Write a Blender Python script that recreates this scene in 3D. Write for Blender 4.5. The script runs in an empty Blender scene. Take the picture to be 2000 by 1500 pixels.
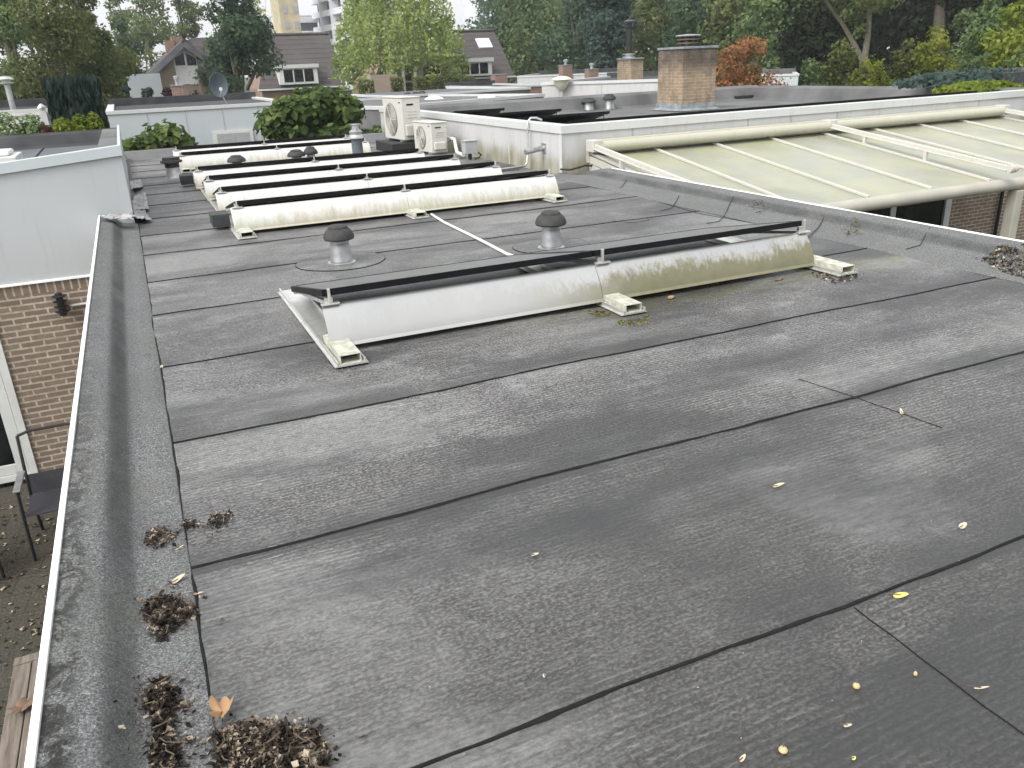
import bpy, math, random
import numpy as np
from mathutils import Vector, Matrix, noise
random.seed(7)
R_ = math.radians
scene = bpy.context.scene
COL = scene.collection
# ------------------------------------------------------------------ camera (measured from the roof's own lines)
CH = 1.35
YAW, PIT, ROL, FPX = 0.414453202, 0.378198308, -0.042763482, 1576.676
_f = np.array([math.sin(YAW)*math.cos(PIT), math.cos(YAW)*math.cos(PIT), -math.sin(PIT)])
_r = np.array([math.cos(YAW), -math.sin(YAW), 0.0]); _u = np.cross(_r, _f)
_r2 = math.cos(ROL)*_r + math.sin(ROL)*_u; _u2 = -math.sin(ROL)*_r + math.cos(ROL)*_u
def _ray(u, v): return _r2*(u-1000)/FPX - _u2*(v-750)/FPX + _f
def at(u, v, y):            # a sight line met with the depth y -> a point of the place
    d = _ray(u, v); t = y/d[1]; p = d*t; return Vector((p[0], p[1], p[2]+CH))
def atd(u, v, dist):        # the same with a horizontal distance
    d = _ray(u, v); t = dist/math.hypot(d[0], d[1]); p = d*t; return Vector((p[0], p[1], p[2]+CH))
def atz(u, v, z=0.0):
    d = _ray(u, v); t = (z-CH)/d[2]; p = d*t; return Vector((p[0], p[1], z))
cam = bpy.data.cameras.new("camera"); cam.lens = 36*FPX/2000; cam.sensor_width = 36; cam.clip_end = 2000; cam.clip_start = .02
co = bpy.data.objects.new("camera", cam); COL.objects.link(co)
m = Matrix.Identity(4)
for i in range(3):
    m[i][0] = _r2[i]; m[i][1] = _u2[i]; m[i][2] = -_f[i]
m[2][3] = CH
co.matrix_world = m
scene.camera = co

# ------------------------------------------------------------------ materials
class NT:
    def __init__(s, name):
        s.m = bpy.data.materials.new(name); s.m.use_nodes = True
        s.t = s.m.node_tree; s.t.nodes.clear()
        s.out = s.n('ShaderNodeOutputMaterial')
        s.b = s.n('ShaderNodeBsdfPrincipled'); s.l(s.b.outputs[0], s.out.inputs[0])
        s.tc = s.n('ShaderNodeTexCoord')
        s.co = s.tc.outputs['Object']
    def n(s, typ, **k):
        x = s.t.nodes.new(typ)
        for a, b in k.items(): setattr(x, a, b)
        return x
    def l(s, a, b): s.t.links.new(a, b)
    def val(s, inp, v):
        if hasattr(v, 'is_output') or isinstance(v, bpy.types.NodeSocket): s.l(v, inp)
        else: inp.default_value = v
    def map(s, scale=(1,1,1), loc=(0,0,0), src=None, rot=(0,0,0)):
        x = s.n('ShaderNodeMapping'); x.inputs['Scale'].default_value = scale; x.inputs['Location'].default_value = loc; x.inputs['Rotation'].default_value = rot
        s.l(src or s.co, x.inputs[0]); return x.outputs[0]
    def noise(s, scale=5, detail=4, rough=.55, vec=None, dist=0.0):
        x = s.n('ShaderNodeTexNoise'); x.inputs['Scale'].default_value = scale; x.inputs['Detail'].default_value = detail
        x.inputs['Roughness'].default_value = rough; x.inputs['Distortion'].default_value = dist
        s.l(vec or s.co, x.inputs['Vector']); return x.outputs[0]
    def ramp(s, fac, stops):
        x = s.n('ShaderNodeValToRGB'); s.l(fac, x.inputs[0]); e = x.color_ramp.elements
        while len(e) < len(stops): e.new(.5)
        for k, (p, c) in zip(e, stops):
            k.position = p; k.color = (c, c, c, 1) if not hasattr(c, '__len__') else (*c, 1)
        return x.outputs[0]
    def mix(s, fac, a, b, typ='MIX'):
        x = s.n('ShaderNodeMix', data_type='RGBA', blend_type=typ, clamp_factor=True)
        s.val(x.inputs[0], fac)
        for i, c in ((6, a), (7, b)):
            if hasattr(c, '__len__') and not isinstance(c, bpy.types.NodeSocket): x.inputs[i].default_value = (*c[:3], 1)
            else: s.val(x.inputs[i], c)
        return x.outputs[2]
    def math(s, op, a, b=None, c=None):
        x = s.n('ShaderNodeMath', operation=op)
        s.val(x.inputs[0], a)
        if b is not None: s.val(x.inputs[1], b)
        if c is not None: s.val(x.inputs[2], c)
        return x.outputs[0]
    def sep(s, src=None):
        x = s.n('ShaderNodeSeparateXYZ'); s.l(src or s.co, x.inputs[0]); return x.outputs
    def comb(s, x, y, z):
        k = s.n('ShaderNodeCombineXYZ')
        for i, v in enumerate((x, y, z)): s.val(k.inputs[i], v)
        return k.outputs[0]
    def sstep(s, v, a, b, lo=0., hi=1.):
        x = s.n('ShaderNodeMapRange', interpolation_type='SMOOTHSTEP'); s.val(x.inputs[0], v)
        x.inputs[1].default_value = a; x.inputs[2].default_value = b; x.inputs[3].default_value = lo; x.inputs[4].default_value = hi
        return x.outputs[0]
    def bump(s, h, strength=.3, dist=.01, nrm=None):
        x = s.n('ShaderNodeBump'); x.inputs['Strength'].default_value = strength; x.inputs['Distance'].default_value = dist
        s.l(h, x.inputs['Height'])
        if nrm: s.l(nrm, x.inputs['Normal'])
        s.l(x.outputs[0], s.b.inputs['Normal']); return x.outputs[0]
    def set(s, col=None, rough=None, metal=None, spec=None):
        if col is not None:
            if hasattr(col, '__len__') and not isinstance(col, bpy.types.NodeSocket): s.b.inputs['Base Color'].default_value = (*col[:3], 1)
            else: s.l(col, s.b.inputs['Base Color'])
        if rough is not None: s.val(s.b.inputs['Roughness'], rough)
        if metal is not None: s.val(s.b.inputs['Metallic'], metal)
        if spec is not None: s.val(s.b.inputs['Specular IOR Level'], spec)
        return s.m

M = {}
def simple(name, col, rough=.6, metal=0., var=.15, scale=8, bump=0., spec=.5):
    k = NT(name); nz = k.noise(scale, 5)
    a = tuple(c*(1-var) for c in col); b = tuple(min(1, c*(1+var)) for c in col)
    k.set(k.mix(k.ramp(nz, [(.3, 0.), (.7, 1.)]), a, b), rough, metal, spec)
    if bump: k.bump(k.noise(scale*8, 3), bump, .004)
    M[name] = k.m; return k.m

def mat_roof():
    k = NT('mineral_bitumen'); x, y, z = k.sep()
    wob = k.math('MULTIPLY', k.math('SUBTRACT', k.noise(1.1, 2), .5), .05)
    wy = k.math('ADD', y, wob)
    # fine ripples pressed into the felt, running along each roll
    wv = k.math('SINE', k.math('MULTIPLY', k.math('ADD', wy, k.math('MULTIPLY', k.noise(9, 3, .6, k.map((.5, 1, 1))), .014)), 290.))
    wv = k.math('ADD', k.math('MULTIPLY', wv, .5), .5)
    patchy = k.ramp(k.noise(1.0, 5, .62, k.map((.6, 1.2, 1))), [(.36, .30), (.60, 1.)])
    rip = k.math('MULTIPLY', k.math('POWER', wv, 2.2), patchy); crest = k.ramp(wv, [(.0, 1.), (.30, 0.)])
    grain = k.noise(1, 2, .6, k.map((85, 125, 1)))
    streak = k.noise(1, 5, .72, k.map((9, 50, 1)))
    mid = k.noise(24, 6, .75, k.map((.6, 1.3, 1)))
    big = k.noise(.8, 6, .62, k.map((.7, 1.5, 1)))
    base = k.ramp(big, [(.3, (.046, .046, .046)), (.44, (.074, .074, .073)), (.56, (.113, .113, .111)), (.70, (.178, .178, .175))])
    sheet = k.n('ShaderNodeTexWhiteNoise', noise_dimensions='1D'); k.l(k.math('FLOOR', k.math('DIVIDE', k.math('SUBTRACT', y, .24), .995)), sheet.inputs['W'])
    base = k.mix(k.math('MULTIPLY', sheet.outputs[0], .28), base, (.030, .030, .030))
    clump = k.noise(1, 7, .85, k.map((22, 40, 1)))
    base = k.mix(k.ramp(clump, [(.36, .85), (.50, 0.)]), base, (.022, .022, .022))
    base = k.mix(k.ramp(clump, [(.51, 0.), (.64, .7)]), base, (.25, .25, .245))
    base = k.mix(k.ramp(streak, [(.36, .35), (.50, 0.)]), base, (.030, .030, .029))
    base = k.mix(k.ramp(streak, [(.56, 0.), (.70, .28)]), base, (.24, .24, .235))
    base = k.mix(k.ramp(grain, [(.36, .85), (.50, 0.)]), base, (.015, .018, .017))
    base = k.mix(k.ramp(grain, [(.50, 0.), (.63, .62)]), base, (.30, .27, .26))
    base = k.mix(k.ramp(mid, [(.50, 0.), (.68, .45)]), base, (.22, .22, .215))
    base = k.mix(k.math('MULTIPLY', rip, .50), base, (.016, .016, .015))
    # short pale scratches of worn mineral along the ripples
    scr = k.noise(1, 3, .6, k.map((26, 80, 1)))
    scrm = k.math('MULTIPLY', k.math('MULTIPLY', k.ramp(scr, [(.52, 0.), (.60, 1.)]), crest), k.ramp(k.noise(1.3, 5, .62, k.map((1, 1, 1), (2, 5, 0))), [(.46, 0.), (.60, 1.)]))
    base = k.mix(k.math('MULTIPLY', scrm, .85), base, (.36, .36, .34))
    # white bloom
    bl = k.noise(3.0, 9, .76, k.map((.8, 1.5, 1), (3, 7, 0)))
    base = k.mix(k.math('MULTIPLY', k.math('MULTIPLY', k.ramp(bl, [(.52, 0.), (.70, 1.)]), k.sstep(y, 1.2, 3.0, .35, 1.)), k.ramp(grain, [(.36, .2), (.62, .8)])), base, (.33, .33, .325))
    # olive growth, and a base tone that darkens towards the front
    gr = k.noise(.55, 5, .6, k.map((1, 1, 1), (9, 2, 0)))
    front_dark = k.sstep(k.math('ADD', y, k.math('MULTIPLY', k.noise(.7, 4), 2.4)), 4.6, 1.6)
    base = k.mix(k.math('MULTIPLY', k.ramp(gr, [(.36, .25), (.66, 1.)]), k.math('MULTIPLY', front_dark, .62)), base, (.030, .030, .023))
    # moss tint in the wet strip in front of the first wind deflector
    dy = k.math('ABSOLUTE', k.math('SUBTRACT', y, 3.93)); dx = k.sstep(x, 1.3, 2.4)
    mm = k.math('MULTIPLY', k.math('MULTIPLY', k.sstep(dy, .32, .02), dx), k.ramp(k.noise(6, 5, .7), [(.36, .1), (.60, .9)]))
    base = k.mix(mm, base, (.085, .088, .024))
    base = k.mix(k.math('MULTIPLY', front_dark, .40), base, (.012, .012, .010))  # same front gradient takes the base colour darker again
    br = k.noise(1.05, 5, .6, k.map((.6, 1.0, 1), (11, 3, 0)), .4)
    base = k.mix(k.math('MULTIPLY', k.ramp(br, [(.50, 0.), (.62, 1.)]), k.ramp(clump, [(.38, .18), (.58, .60)])), base, (.225, .225, .218))
    base = k.mix(k.ramp(br, [(.36, .62), (.47, 0.)]), base, (.017, .017, .017))
    # dark ponding stains, and dirt held back by every lap
    st = k.noise(1.25, 5, .58, k.map((.38, 1.5, 1), (1, 4, 0)))
    base = k.mix(k.ramp(st, [(.48, 0.), (.62, .72)]), base, (.024, .024, .025))
    f = k.math('FRACT', k.math('DIVIDE', k.math('SUBTRACT', y, .215), .995))
    lap = k.math('MULTIPLY', k.sstep(k.math('ADD', f, k.math('MULTIPLY', k.noise(2.2, 4), .18)), .36, .08), k.ramp(k.noise(1.0, 4, .6, k.map((1, .6, 1), (6, 1, 0))), [(.38, 0.), (.58, .8)]))
    base = k.mix(lap, base, (.028, .028, .028))
    k.set(base, k.ramp(mid, [(.3, .44), (.7, .66)]), 0, .62)
    h = k.math('ADD', k.math('MULTIPLY', rip, .8), k.math('ADD', k.math('MULTIPLY', grain, .5), k.math('MULTIPLY', mid, .5)))
    k.bump(h, .6, .004)
    M['roof'] = k.m
mat_roof()
def mat_gran(name, crust):
    k = NT(name); x, y, z = k.sep()
    sp = k.noise(170, 2, .8); sp2 = k.noise(75, 3, .7); big = k.noise(2.2, 5)
    base = k.ramp(sp, [(.32, .035), (.48, .13), (.62, .27), (.8, .48)])
    base = k.mix(k.ramp(sp2, [(.35, .5), (.6, 0.)]), base, (.05, .05, .05))
    base = k.mix(k.ramp(big, [(.35, .35), (.65, 0.)]), base, (.075, .085, .08))
    h = k.math('MULTIPLY', sp, .5)
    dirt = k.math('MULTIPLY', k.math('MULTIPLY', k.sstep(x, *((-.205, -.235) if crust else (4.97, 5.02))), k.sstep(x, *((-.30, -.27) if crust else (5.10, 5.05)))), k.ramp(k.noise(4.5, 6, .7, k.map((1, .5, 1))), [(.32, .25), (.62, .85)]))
    base = k.mix(dirt, base, (.040, .042, .040))  # kerb crease band: dirt plus the steep slope's shade, both in the colour
    if crust:
        edge = k.sstep(k.math('ADD', x, k.math('MULTIPLY', k.noise(5, 4), .10)), -.26, -.32)
        cn = k.noise(16, 8, .72, k.map((1, .75, 1)), 1.2)
        cm = k.math('MULTIPLY', k.math('MULTIPLY', k.ramp(cn, [(.45, 0.), (.54, 1.)]), edge), k.sstep(y, 4.5, 1.4, .30, 1.))
        cc = k.ramp(k.noise(40, 4, .7), [(.3, (.010, .010, .009)), (.60, (.038, .038, .033)), (.8, (.17, .17, .145))])
        base = k.mix(k.math('MULTIPLY', cm, .9), base, cc)
        h = k.math('ADD', h, k.math('MULTIPLY', cm, k.ramp(cn, [(.4, 0.), (.8, 3.)])))
        # the crease band above carries painted slope shade along with dirt
    mo = k.math('MULTIPLY', k.ramp(k.noise(3.3, 6, .7), [(.5, 0.), (.7, .7)]), k.ramp(sp2, [(.4, 0.), (.6, 1.)]))
    base = k.mix(mo, base, (.12, .12, .095))
    k.set(base, .85, 0, .3); k.bump(h, .7, .006)
    M[name] = k.m
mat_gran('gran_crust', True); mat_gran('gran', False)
def mat_brick(name, c1, c2, mortar, scale=1.0, bw=.21, bh=.0625, soot=False, ms=.0062):
    k = NT(name); x, y, z = k.sep()
    v = k.comb(k.math('ADD', x, y), z, 0.)
    b = k.n('ShaderNodeTexBrick'); k.l(v, b.inputs['Vector'])
    b.inputs['Color1'].default_value = (*c1, 1); b.inputs['Color2'].default_value = (*c2, 1); b.inputs['Mortar'].default_value = (*mortar, 1)
    b.inputs['Scale'].default_value = scale; b.inputs['Brick Width'].default_value = bw; b.inputs['Row Height'].default_value = bh
    b.inputs['Mortar Size'].default_value = ms; b.inputs['Mortar Smooth'].default_value = .15; b.inputs['Bias'].default_value = -.1
    nz = k.noise(30, 5, .7)
    col = k.mix(k.ramp(nz, [(.3, .45), (.7, 0.)]), b.outputs[0], tuple(c*.45 for c in c1))
    col = k.mix(k.ramp(k.noise(7, 4, .7, k.map((1, 1, 2.6))), [(.42, 0.), (.62, .4)]), col, tuple(c*.55 for c in c2))
    col = k.mix(k.ramp(k.noise(1.3, 4), [(.4, 0.), (.7, .35)]), col, (.09, .075, .05))
    if soot:
        sm = k.math('MULTIPLY', k.sstep(k.math('ADD', z, k.math('MULTIPLY', k.noise(4, 4), .25)), .72, 1.12), k.ramp(k.noise(3, 5, .6), [(.3, .5), (.6, 1.)]))
        col = k.mix(k.ramp(k.noise(5, 6, .7, k.map((1, 1, .5))), [(.45, 0.), (.65, .6)]), col, (.12, .095, .07))
        col = k.mix(k.math('MULTIPLY', sm, .85), col, (.045, .042, .04))
    k.set(col, .88, 0, .25); k.bump(k.math('ADD', b.outputs[1], k.math('MULTIPLY', nz, -.5)), -.5, .006)
    M[name] = k.m
mat_brick('brick_brown', (.205, .160, .118), (.285, .230, .172), (.56, .50, .42), ms=.0095)
mat_brick('brick_soldier', (.205, .160, .118), (.285, .230, .172), (.56, .50, .42), bw=.0725, bh=.30, ms=.0095)
mat_brick('brick_chimney', (.33, .24, .155), (.46, .35, .23), (.48, .44, .38), soot=True)
mat_brick('brick_red', (.24, .155, .12), (.30, .20, .155), (.40, .33, .28))
def mat_panelwhite(name, col, dirt=(.30, .31, .25), amt=.5, zlo=-.1, zhi=.6):
    k = NT(name); x, y, z = k.sep()
    v = k.map((1.2, 1.2, .35)); n1 = k.noise(2.2, 7, .68, v); n2 = k.noise(.7, 4)
    st = k.noise(9, 5, .7, k.map((1.6, 1.6, .16)))
    c = k.mix(k.ramp(n2, [(.3, 0.), (.7, 1.)]), tuple(q*.93 for q in col), col)
    c = k.mix(k.math('MULTIPLY', k.ramp(n1, [(.50, 0.), (.75, 1.)]), amt), c, dirt)
    c = k.mix(k.math('MULTIPLY', k.ramp(st, [(.55, 0.), (.72, 1.)]), amt*.55), c, tuple(q*.6 for q in dirt))
    if name == 'fascia_white':
        gm_ = k.math('MULTIPLY', k.sstep(k.math('SUBTRACT', z, k.math('MULTIPLY', k.noise(3, 5, .7, k.map((1, 1, .5))), .34)), 2.66, 2.44), k.ramp(n1, [(.35, .35), (.6, .9)]))
        c = k.mix(gm_, c, (.21, .20, .115))
    k.set(c, .5, 0, .35); M[name] = k.m
mat_panelwhite('fascia_grey', (.42, .44, .445), (.36, .39, .37), .3)
mat_panelwhite('fascia_white', (.49, .49, .485), (.33, .33, .27), .62)
mat_panelwhite('trim_white', (.53, .54, .53), (.45, .46, .42), .4)
mat_panelwhite('fascia_far', (.46, .495, .505), (.42, .47, .45), .25)
mat_panelwhite('cream_alu', (.42, .41, .33), (.35, .36, .19), .5)
mat_panelwhite('cream_rail', (.50, .49, .44), (.40, .38, .28), .45)
mat_panelwhite('ac_white', (.52, .51, .46), (.5, .48, .42), .25)
def mat_defl():
    k = NT('deflector_steel'); x, y, z = k.sep()
    n = k.noise(1.1, 5, .6)
    stk = k.noise(26, 5, .7, k.map((1, 1, .10))); low = k.noise(1.0, 4, .6, k.map((1, 1, .1), (5, 0, 0)))
    lim = k.math('ADD', k.math('MULTIPLY', stk, .22), k.math('MULTIPLY', low, .24))
    g = k.sstep(k.math('SUBTRACT', lim, z), .01, .11)
    g = k.math('MULTIPLY', g, k.sstep(x, .85, 1.9, .12, 1.))
    c = k.mix(k.ramp(n, [(.3, 0.), (.7, 1.)]), (.46, .46, .45), (.56, .56, .545))
    c = k.mix(k.math('MULTIPLY', g, .93), c, k.mix(k.noise(14, 3), (.075, .088, .030), (.175, .15, .085)))
    k.set(c, k.math('ADD', k.math('MULTIPLY', g, .4), .33), k.math('SUBTRACT', .85, k.math('MULTIPLY', g, .85)), .5)
    M['defl'] = k.m
mat_defl()
def mat_defl2():
    k = NT('deflector_aged'); x, y, z = k.sep()
    n = k.noise(.9, 5, .6)
    stk = k.noise(20, 5, .7, k.map((1, .6, .12)))
    lim = k.math('ADD', k.math('MULTIPLY', stk, .30), k.math('MULTIPLY', n, .14))
    g = k.sstep(k.math('SUBTRACT', lim, z), .02, .20)
    c = k.mix(k.ramp(n, [(.3, 0.), (.7, 1.)]), (.51, .51, .485), (.585, .585, .56))
    c = k.mix(k.math('MULTIPLY', g, .75), c, k.mix(k.ramp(k.noise(1.4, 4), [(.4, 0.), (.62, 1.)]), (.30, .31, .19), (.33, .27, .18)))
    k.set(c, .55, .15, .4); M['defl2'] = k.m
mat_defl2()
def mat_cells():
    k = NT('solar_cells'); x, y, z = k.sep()
    def line(v, per, w):
        f = k.math('FRACT', k.math('DIVIDE', v, per)); d = k.math('ABSOLUTE', k.math('SUBTRACT', f, .5))
        return k.math('GREATER_THAN', d, .5-w/per)
    ln = k.math('MAXIMUM', line(x, .158, .003), line(y, .158, .003))
    bus = line(x, .0527, .0011)
    c = k.mix(ln, (.016, .018, .028), (.30, .30, .29)); c = k.mix(k.math('MULTIPLY', bus, .35), c, (.25, .25, .25))
    c = k.mix(k.ramp(k.noise(5, 5, .7), [(.3, .25), (.75, .6)]), c, (.17, .17, .155))  # pale coat puts the grazing sky reflection into the cell colour
    k.set(c, .38, 0, .7); M['cells'] = k.m
mat_cells()
simple('black_frame', (.006, .006, .007), .5, 0, .2, spec=.2)
simple('alu', (.62, .62, .59), .42, .7, .12, 14)
simple('alu_dirty', (.50, .50, .42), .6, .3, .3, 22, .2)
simple('dark_hole', (.008, .008, .008), .9)
simple('rubber', (.018, .018, .018), .8, 0, .3, 30, .3)
simple('bitumen_bleed', (.012, .012, .012), .75, 0, .3, 30, .2, spec=.15)
simple('vent_cap', (.032, .031, .030), .72, 0, .35, 18, .2)
simple('zinc', (.40, .41, .41), .42, .75, .3, 9)
simple('steel_pipe', (.60, .60, .58), .3, .85, .2, 9)
simple('lead', (.21, .235, .245), .62, .15, .35, 9, .5)
simple('white_pvc', (.62, .62, .60), .38, 0, .06, 6)
simple('white_trimline', (.86, .86, .85), .4, 0, .04, 6)
simple('grey_plastic', (.33, .34, .34), .55, 0, .1, 9)
simple('grille', (.20, .195, .18), .6, 0, .2, 20)
simple('black_lamp', (.014, .015, .016), .35, 0, .2, 20)
simple('frame_white', (.56, .575, .55), .45, 0, .08, 6)
simple('flap_felt', (.30, .30, .295), .75, 0, .4, 6, .3)
simple('rooffelt_grey', (.108, .108, .107), .8, 0, .35, 1.3, .3)
simple('rooffelt_dark', (.034, .037, .038), .8, 0, .5, 2.2, .4)
simple('rooffelt_blue', (.085, .095, .105), .7, 0, .25, 1.2, .3)
simple('post_cream', (.36, .345, .29), .45, 0, .1, 3)
simple('chair_metal', (.012, .012, .013), .45, 0, .2)
simple('chair_sling', (.03, .03, .036), .75, 0, .2, 60)
simple('lamp_glass', (.62, .60, .50), .45, 0, .12, 5)
simple('pole_grey', (.45, .46, .45), .5, .3, .1)
simple('dish_grey', (.075, .095, .115), .6, 0, .1)
simple('apartment_white', (.66, .67, .70), .7, 0, .06, .3)
simple('apartment_grey', (.30, .31, .33), .7, 0, .15, .3)
simple('apartment_dark', (.10, .105, .12), .5, 0, .4, 1.2)
simple('tower_yellow', (.44, .37, .24), .8, 0, .25, .4)
simple('tower_teal', (.33, .40, .38), .6, 0, .1, .4)
simple('plaster_tan', (.30, .245, .19), .85, 0, .1, 2)
simple('dome_white', (.72, .74, .75), .3, 0, .05, 5)
simple('bark', (.085, .072, .055), .9, 0, .35, 12, .6)
simple('bark_pale', (.135, .125, .085), .9, 0, .3, 9, .5)
simple('bark_birch', (.62, .60, .56), .8, 0, .25, 5, .3)
simple('soil_litter', (.045, .032, .022), .95, 0, .5, 60, .5)
simple('twig', (.10, .075, .05), .9, 0, .4, 40)
def mat_glass_dark():
    k = NT('window_glass'); k.set(k.mix(k.ramp(k.noise(3, 3), [(.4, 0.), (.7, 1.)]), (.006, .007, .008), (.022, .023, .023)), .07, 0, .3); M['glass'] = k.m
mat_glass_dark()
def mat_tiles():
    k = NT('roof_tiles'); x, y, z = k.sep()
    f = k.math('FRACT', k.math('DIVIDE', z, .42))
    r = k.ramp(f, [(0., .25), (.12, 1.), (.85, .75), (1., .5)])
    c = k.mix(k.noise(2.5, 5), (.060, .052, .050), (.105, .093, .090))
    c = k.mix(k.math('SUBTRACT', 1., r), c, (.022, .019, .019))
    c = k.mix(k.ramp(k.noise(.5, 4), [(.5, 0.), (.8, .4)]), c, (.11, .115, .085))
    k.set(c, .75, 0, .3); k.bump(f, .8, .05); M['tiles'] = k.m
mat_tiles()
def mat_poly():
    k = NT('polycarbonate'); x, y, z = k.sep()
    n = k.noise(.9, 6, .65, k.map((1, .55, 1))); n2 = k.noise(5, 5, .7, k.map((2.2, .35, 1)))
    c = k.mix(k.ramp(n, [(.35, 0.), (.68, 1.)]), (.315, .32, .28), (.215, .222, .162))
    c = k.mix(k.math('MULTIPLY', k.ramp(n2, [(.5, 0.), (.75, 1.)]), .5), c, (.31, .28, .19))
    c = k.mix(k.math('MULTIPLY', k.sstep(y, 7.6, 6.7), k.ramp(k.noise(2, 5), [(.4, 0.), (.7, .8)])), c, (.37, .37, .22))
    wv = k.n('ShaderNodeTexWave', wave_type='BANDS', bands_direction='Y'); wv.inputs['Scale'].default_value = 4.2; wv.inputs['Distortion'].default_value = 0
    k.l(k.co, wv.inputs['Vector'])
    c = k.mix(k.math('MULTIPLY', wv.outputs[1], .42), c, (.22, .23, .165))
    k.set(c, .38, 0, .4)
    M['poly'] = k.m
mat_poly()
def mat_patio():
    k = NT('patio_paving'); b = k.n('ShaderNodeTexBrick'); k.l(k.map((1, 1, 1), rot=(0, 0, .1)), b.inputs['Vector'])
    b.inputs['Color1'].default_value = (.040, .036, .028, 1); b.inputs['Color2'].default_value = (.050, .044, .035, 1); b.inputs['Mortar'].default_value = (.018, .017, .014, 1)
    b.inputs['Scale'].default_value = 1; b.inputs['Brick Width'].default_value = .3; b.inputs['Row Height'].default_value = .3; b.inputs['Mortar Size'].default_value = .008
    c = k.mix(k.ramp(k.noise(40, 5, .75), [(.5, 0.), (.68, .75)]), b.outputs[0], (.17, .12, .075))
    c = k.mix(k.ramp(k.noise(1.4, 5), [(.4, 0.), (.7, .6)]), c, (.03, .034, .022))
    k.set(c, .85); k.bump(k.noise(50, 4), .6, .02); M['patio'] = k.m
mat_patio()
def mat_wood():
    k = NT('weathered_wood'); n = k.noise(6, 6, .65, k.map((9, .6, 1)))
    c = k.ramp(n, [(.3, (.08, .065, .05)), (.5, (.15, .125, .10)), (.7, (.22, .19, .16))])
    k.set(c, .85); k.bump(n, .5, .004); M['wood'] = k.m
mat_wood()
def mat_ground():
    k = NT('ground_cover'); n = k.noise(.4, 8, .7)
    k.set(k.ramp(n, [(.35, (.022, .030, .012)), (.55, (.045, .058, .020)), (.72, (.075, .062, .036))]), .95); k.bump(k.noise(3, 6), 1., .3); M['ground'] = k.m
mat_ground()
def mat_leaf(name, a, b, c, rough=.55, transl=.52, scale=.55, st=(.12, .5, .88)):
    k = NT(name); g = k.n('ShaderNodeNewGeometry'); oi = k.n('ShaderNodeObjectInfo')
    nz = k.ramp(k.noise(scale, 3, .6), [(.32, 0.), (.68, 1.)])
    f = k.math('ADD', k.math('MULTIPLY', nz, .62), k.math('MULTIPLY', g.outputs['Random Per Island'], .38))
    col = k.ramp(f, [(st[0], a), (st[1], b), (st[2], c)])
    hs = k.n('ShaderNodeHueSaturation'); hs.inputs['Fac'].default_value = 1
    k.l(k.math('ADD', .488, k.math('MULTIPLY', oi.outputs['Random'], .024)), hs.inputs['Hue']); k.l(k.math('ADD', .82, k.math('MULTIPLY', oi.outputs['Random'], .36)), hs.inputs['Value'])
    k.l(col, hs.inputs['Color']); col = hs.outputs[0]
    k.set(col, rough, 0, .18)
    t = k.n('ShaderNodeBsdfTranslucent'); k.l(col, t.inputs[0])
    mx = k.n('ShaderNodeMixShader'); mx.inputs[0].default_value = transl
    k.l(k.b.outputs[0], mx.inputs[1]); k.l(t.outputs[0], mx.inputs[2]); k.l(mx.outputs[0], k.out.inputs[0])
    M[name] = k.m
mat_leaf('leaf_mid', (.054, .088, .040), (.135, .195, .078), (.24, .29, .12))
mat_leaf('leaf_dark', (.032, .060, .038), (.072, .120, .068), (.135, .19, .10))
mat_leaf('leaf_olive', (.070, .105, .042), (.155, .205, .078), (.27, .285, .12))
mat_leaf('leaf_birch', (.15, .20, .055), (.29, .34, .11), (.42, .45, .18), transl=.5)
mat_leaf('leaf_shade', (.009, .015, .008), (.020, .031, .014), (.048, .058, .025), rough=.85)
mat_leaf('leaf_lime', (.10, .14, .02), (.20, .25, .035), (.34, .37, .07))
mat_leaf('leaf_fig', (.026, .050, .016), (.085, .14, .042), (.22, .29, .095), scale=1.8)
mat_leaf('leaf_yew', (.010, .020, .017), (.020, .038, .032), (.045, .068, .055), transl=.1, rough=.7)
mat_leaf('leaf_red', (.060, .050, .022), (.25, .115, .055), (.42, .19, .10), scale=1.4)
mat_leaf('leaf_wine', (.040, .020, .020), (.085, .034, .034), (.13, .065, .055))
mat_leaf('leaf_blue', (.040, .070, .058), (.075, .115, .095), (.12, .165, .135))
mat_leaf('leaf_hedge', (.055, .070, .022), (.12, .145, .042), (.21, .215, .07))
mat_leaf('litter', (.010, .008, .006), (.046, .036, .026), (.38, .32, .24), .8, .05, 30, (.22, .58, .80))
mat_leaf('moss', (.05, .055, .015), (.11, .11, .03), (.26, .21, .10), .9, .1, 30)
def flatleaf(name, col):
    k = NT(name); k.set(k.mix(k.noise(60, 4), tuple(c*.7 for c in col), col), .6); M[name] = k.m
flatleaf('leaf_orange', (.36, .215, .105)); flatleaf('leaf_yellow', (.66, .58, .16)); flatleaf('leaf_cream', (.56, .48, .34)); flatleaf('leaf_brown', (.17, .11, .065)); flatleaf('mush', (.58, .42, .22))

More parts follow.
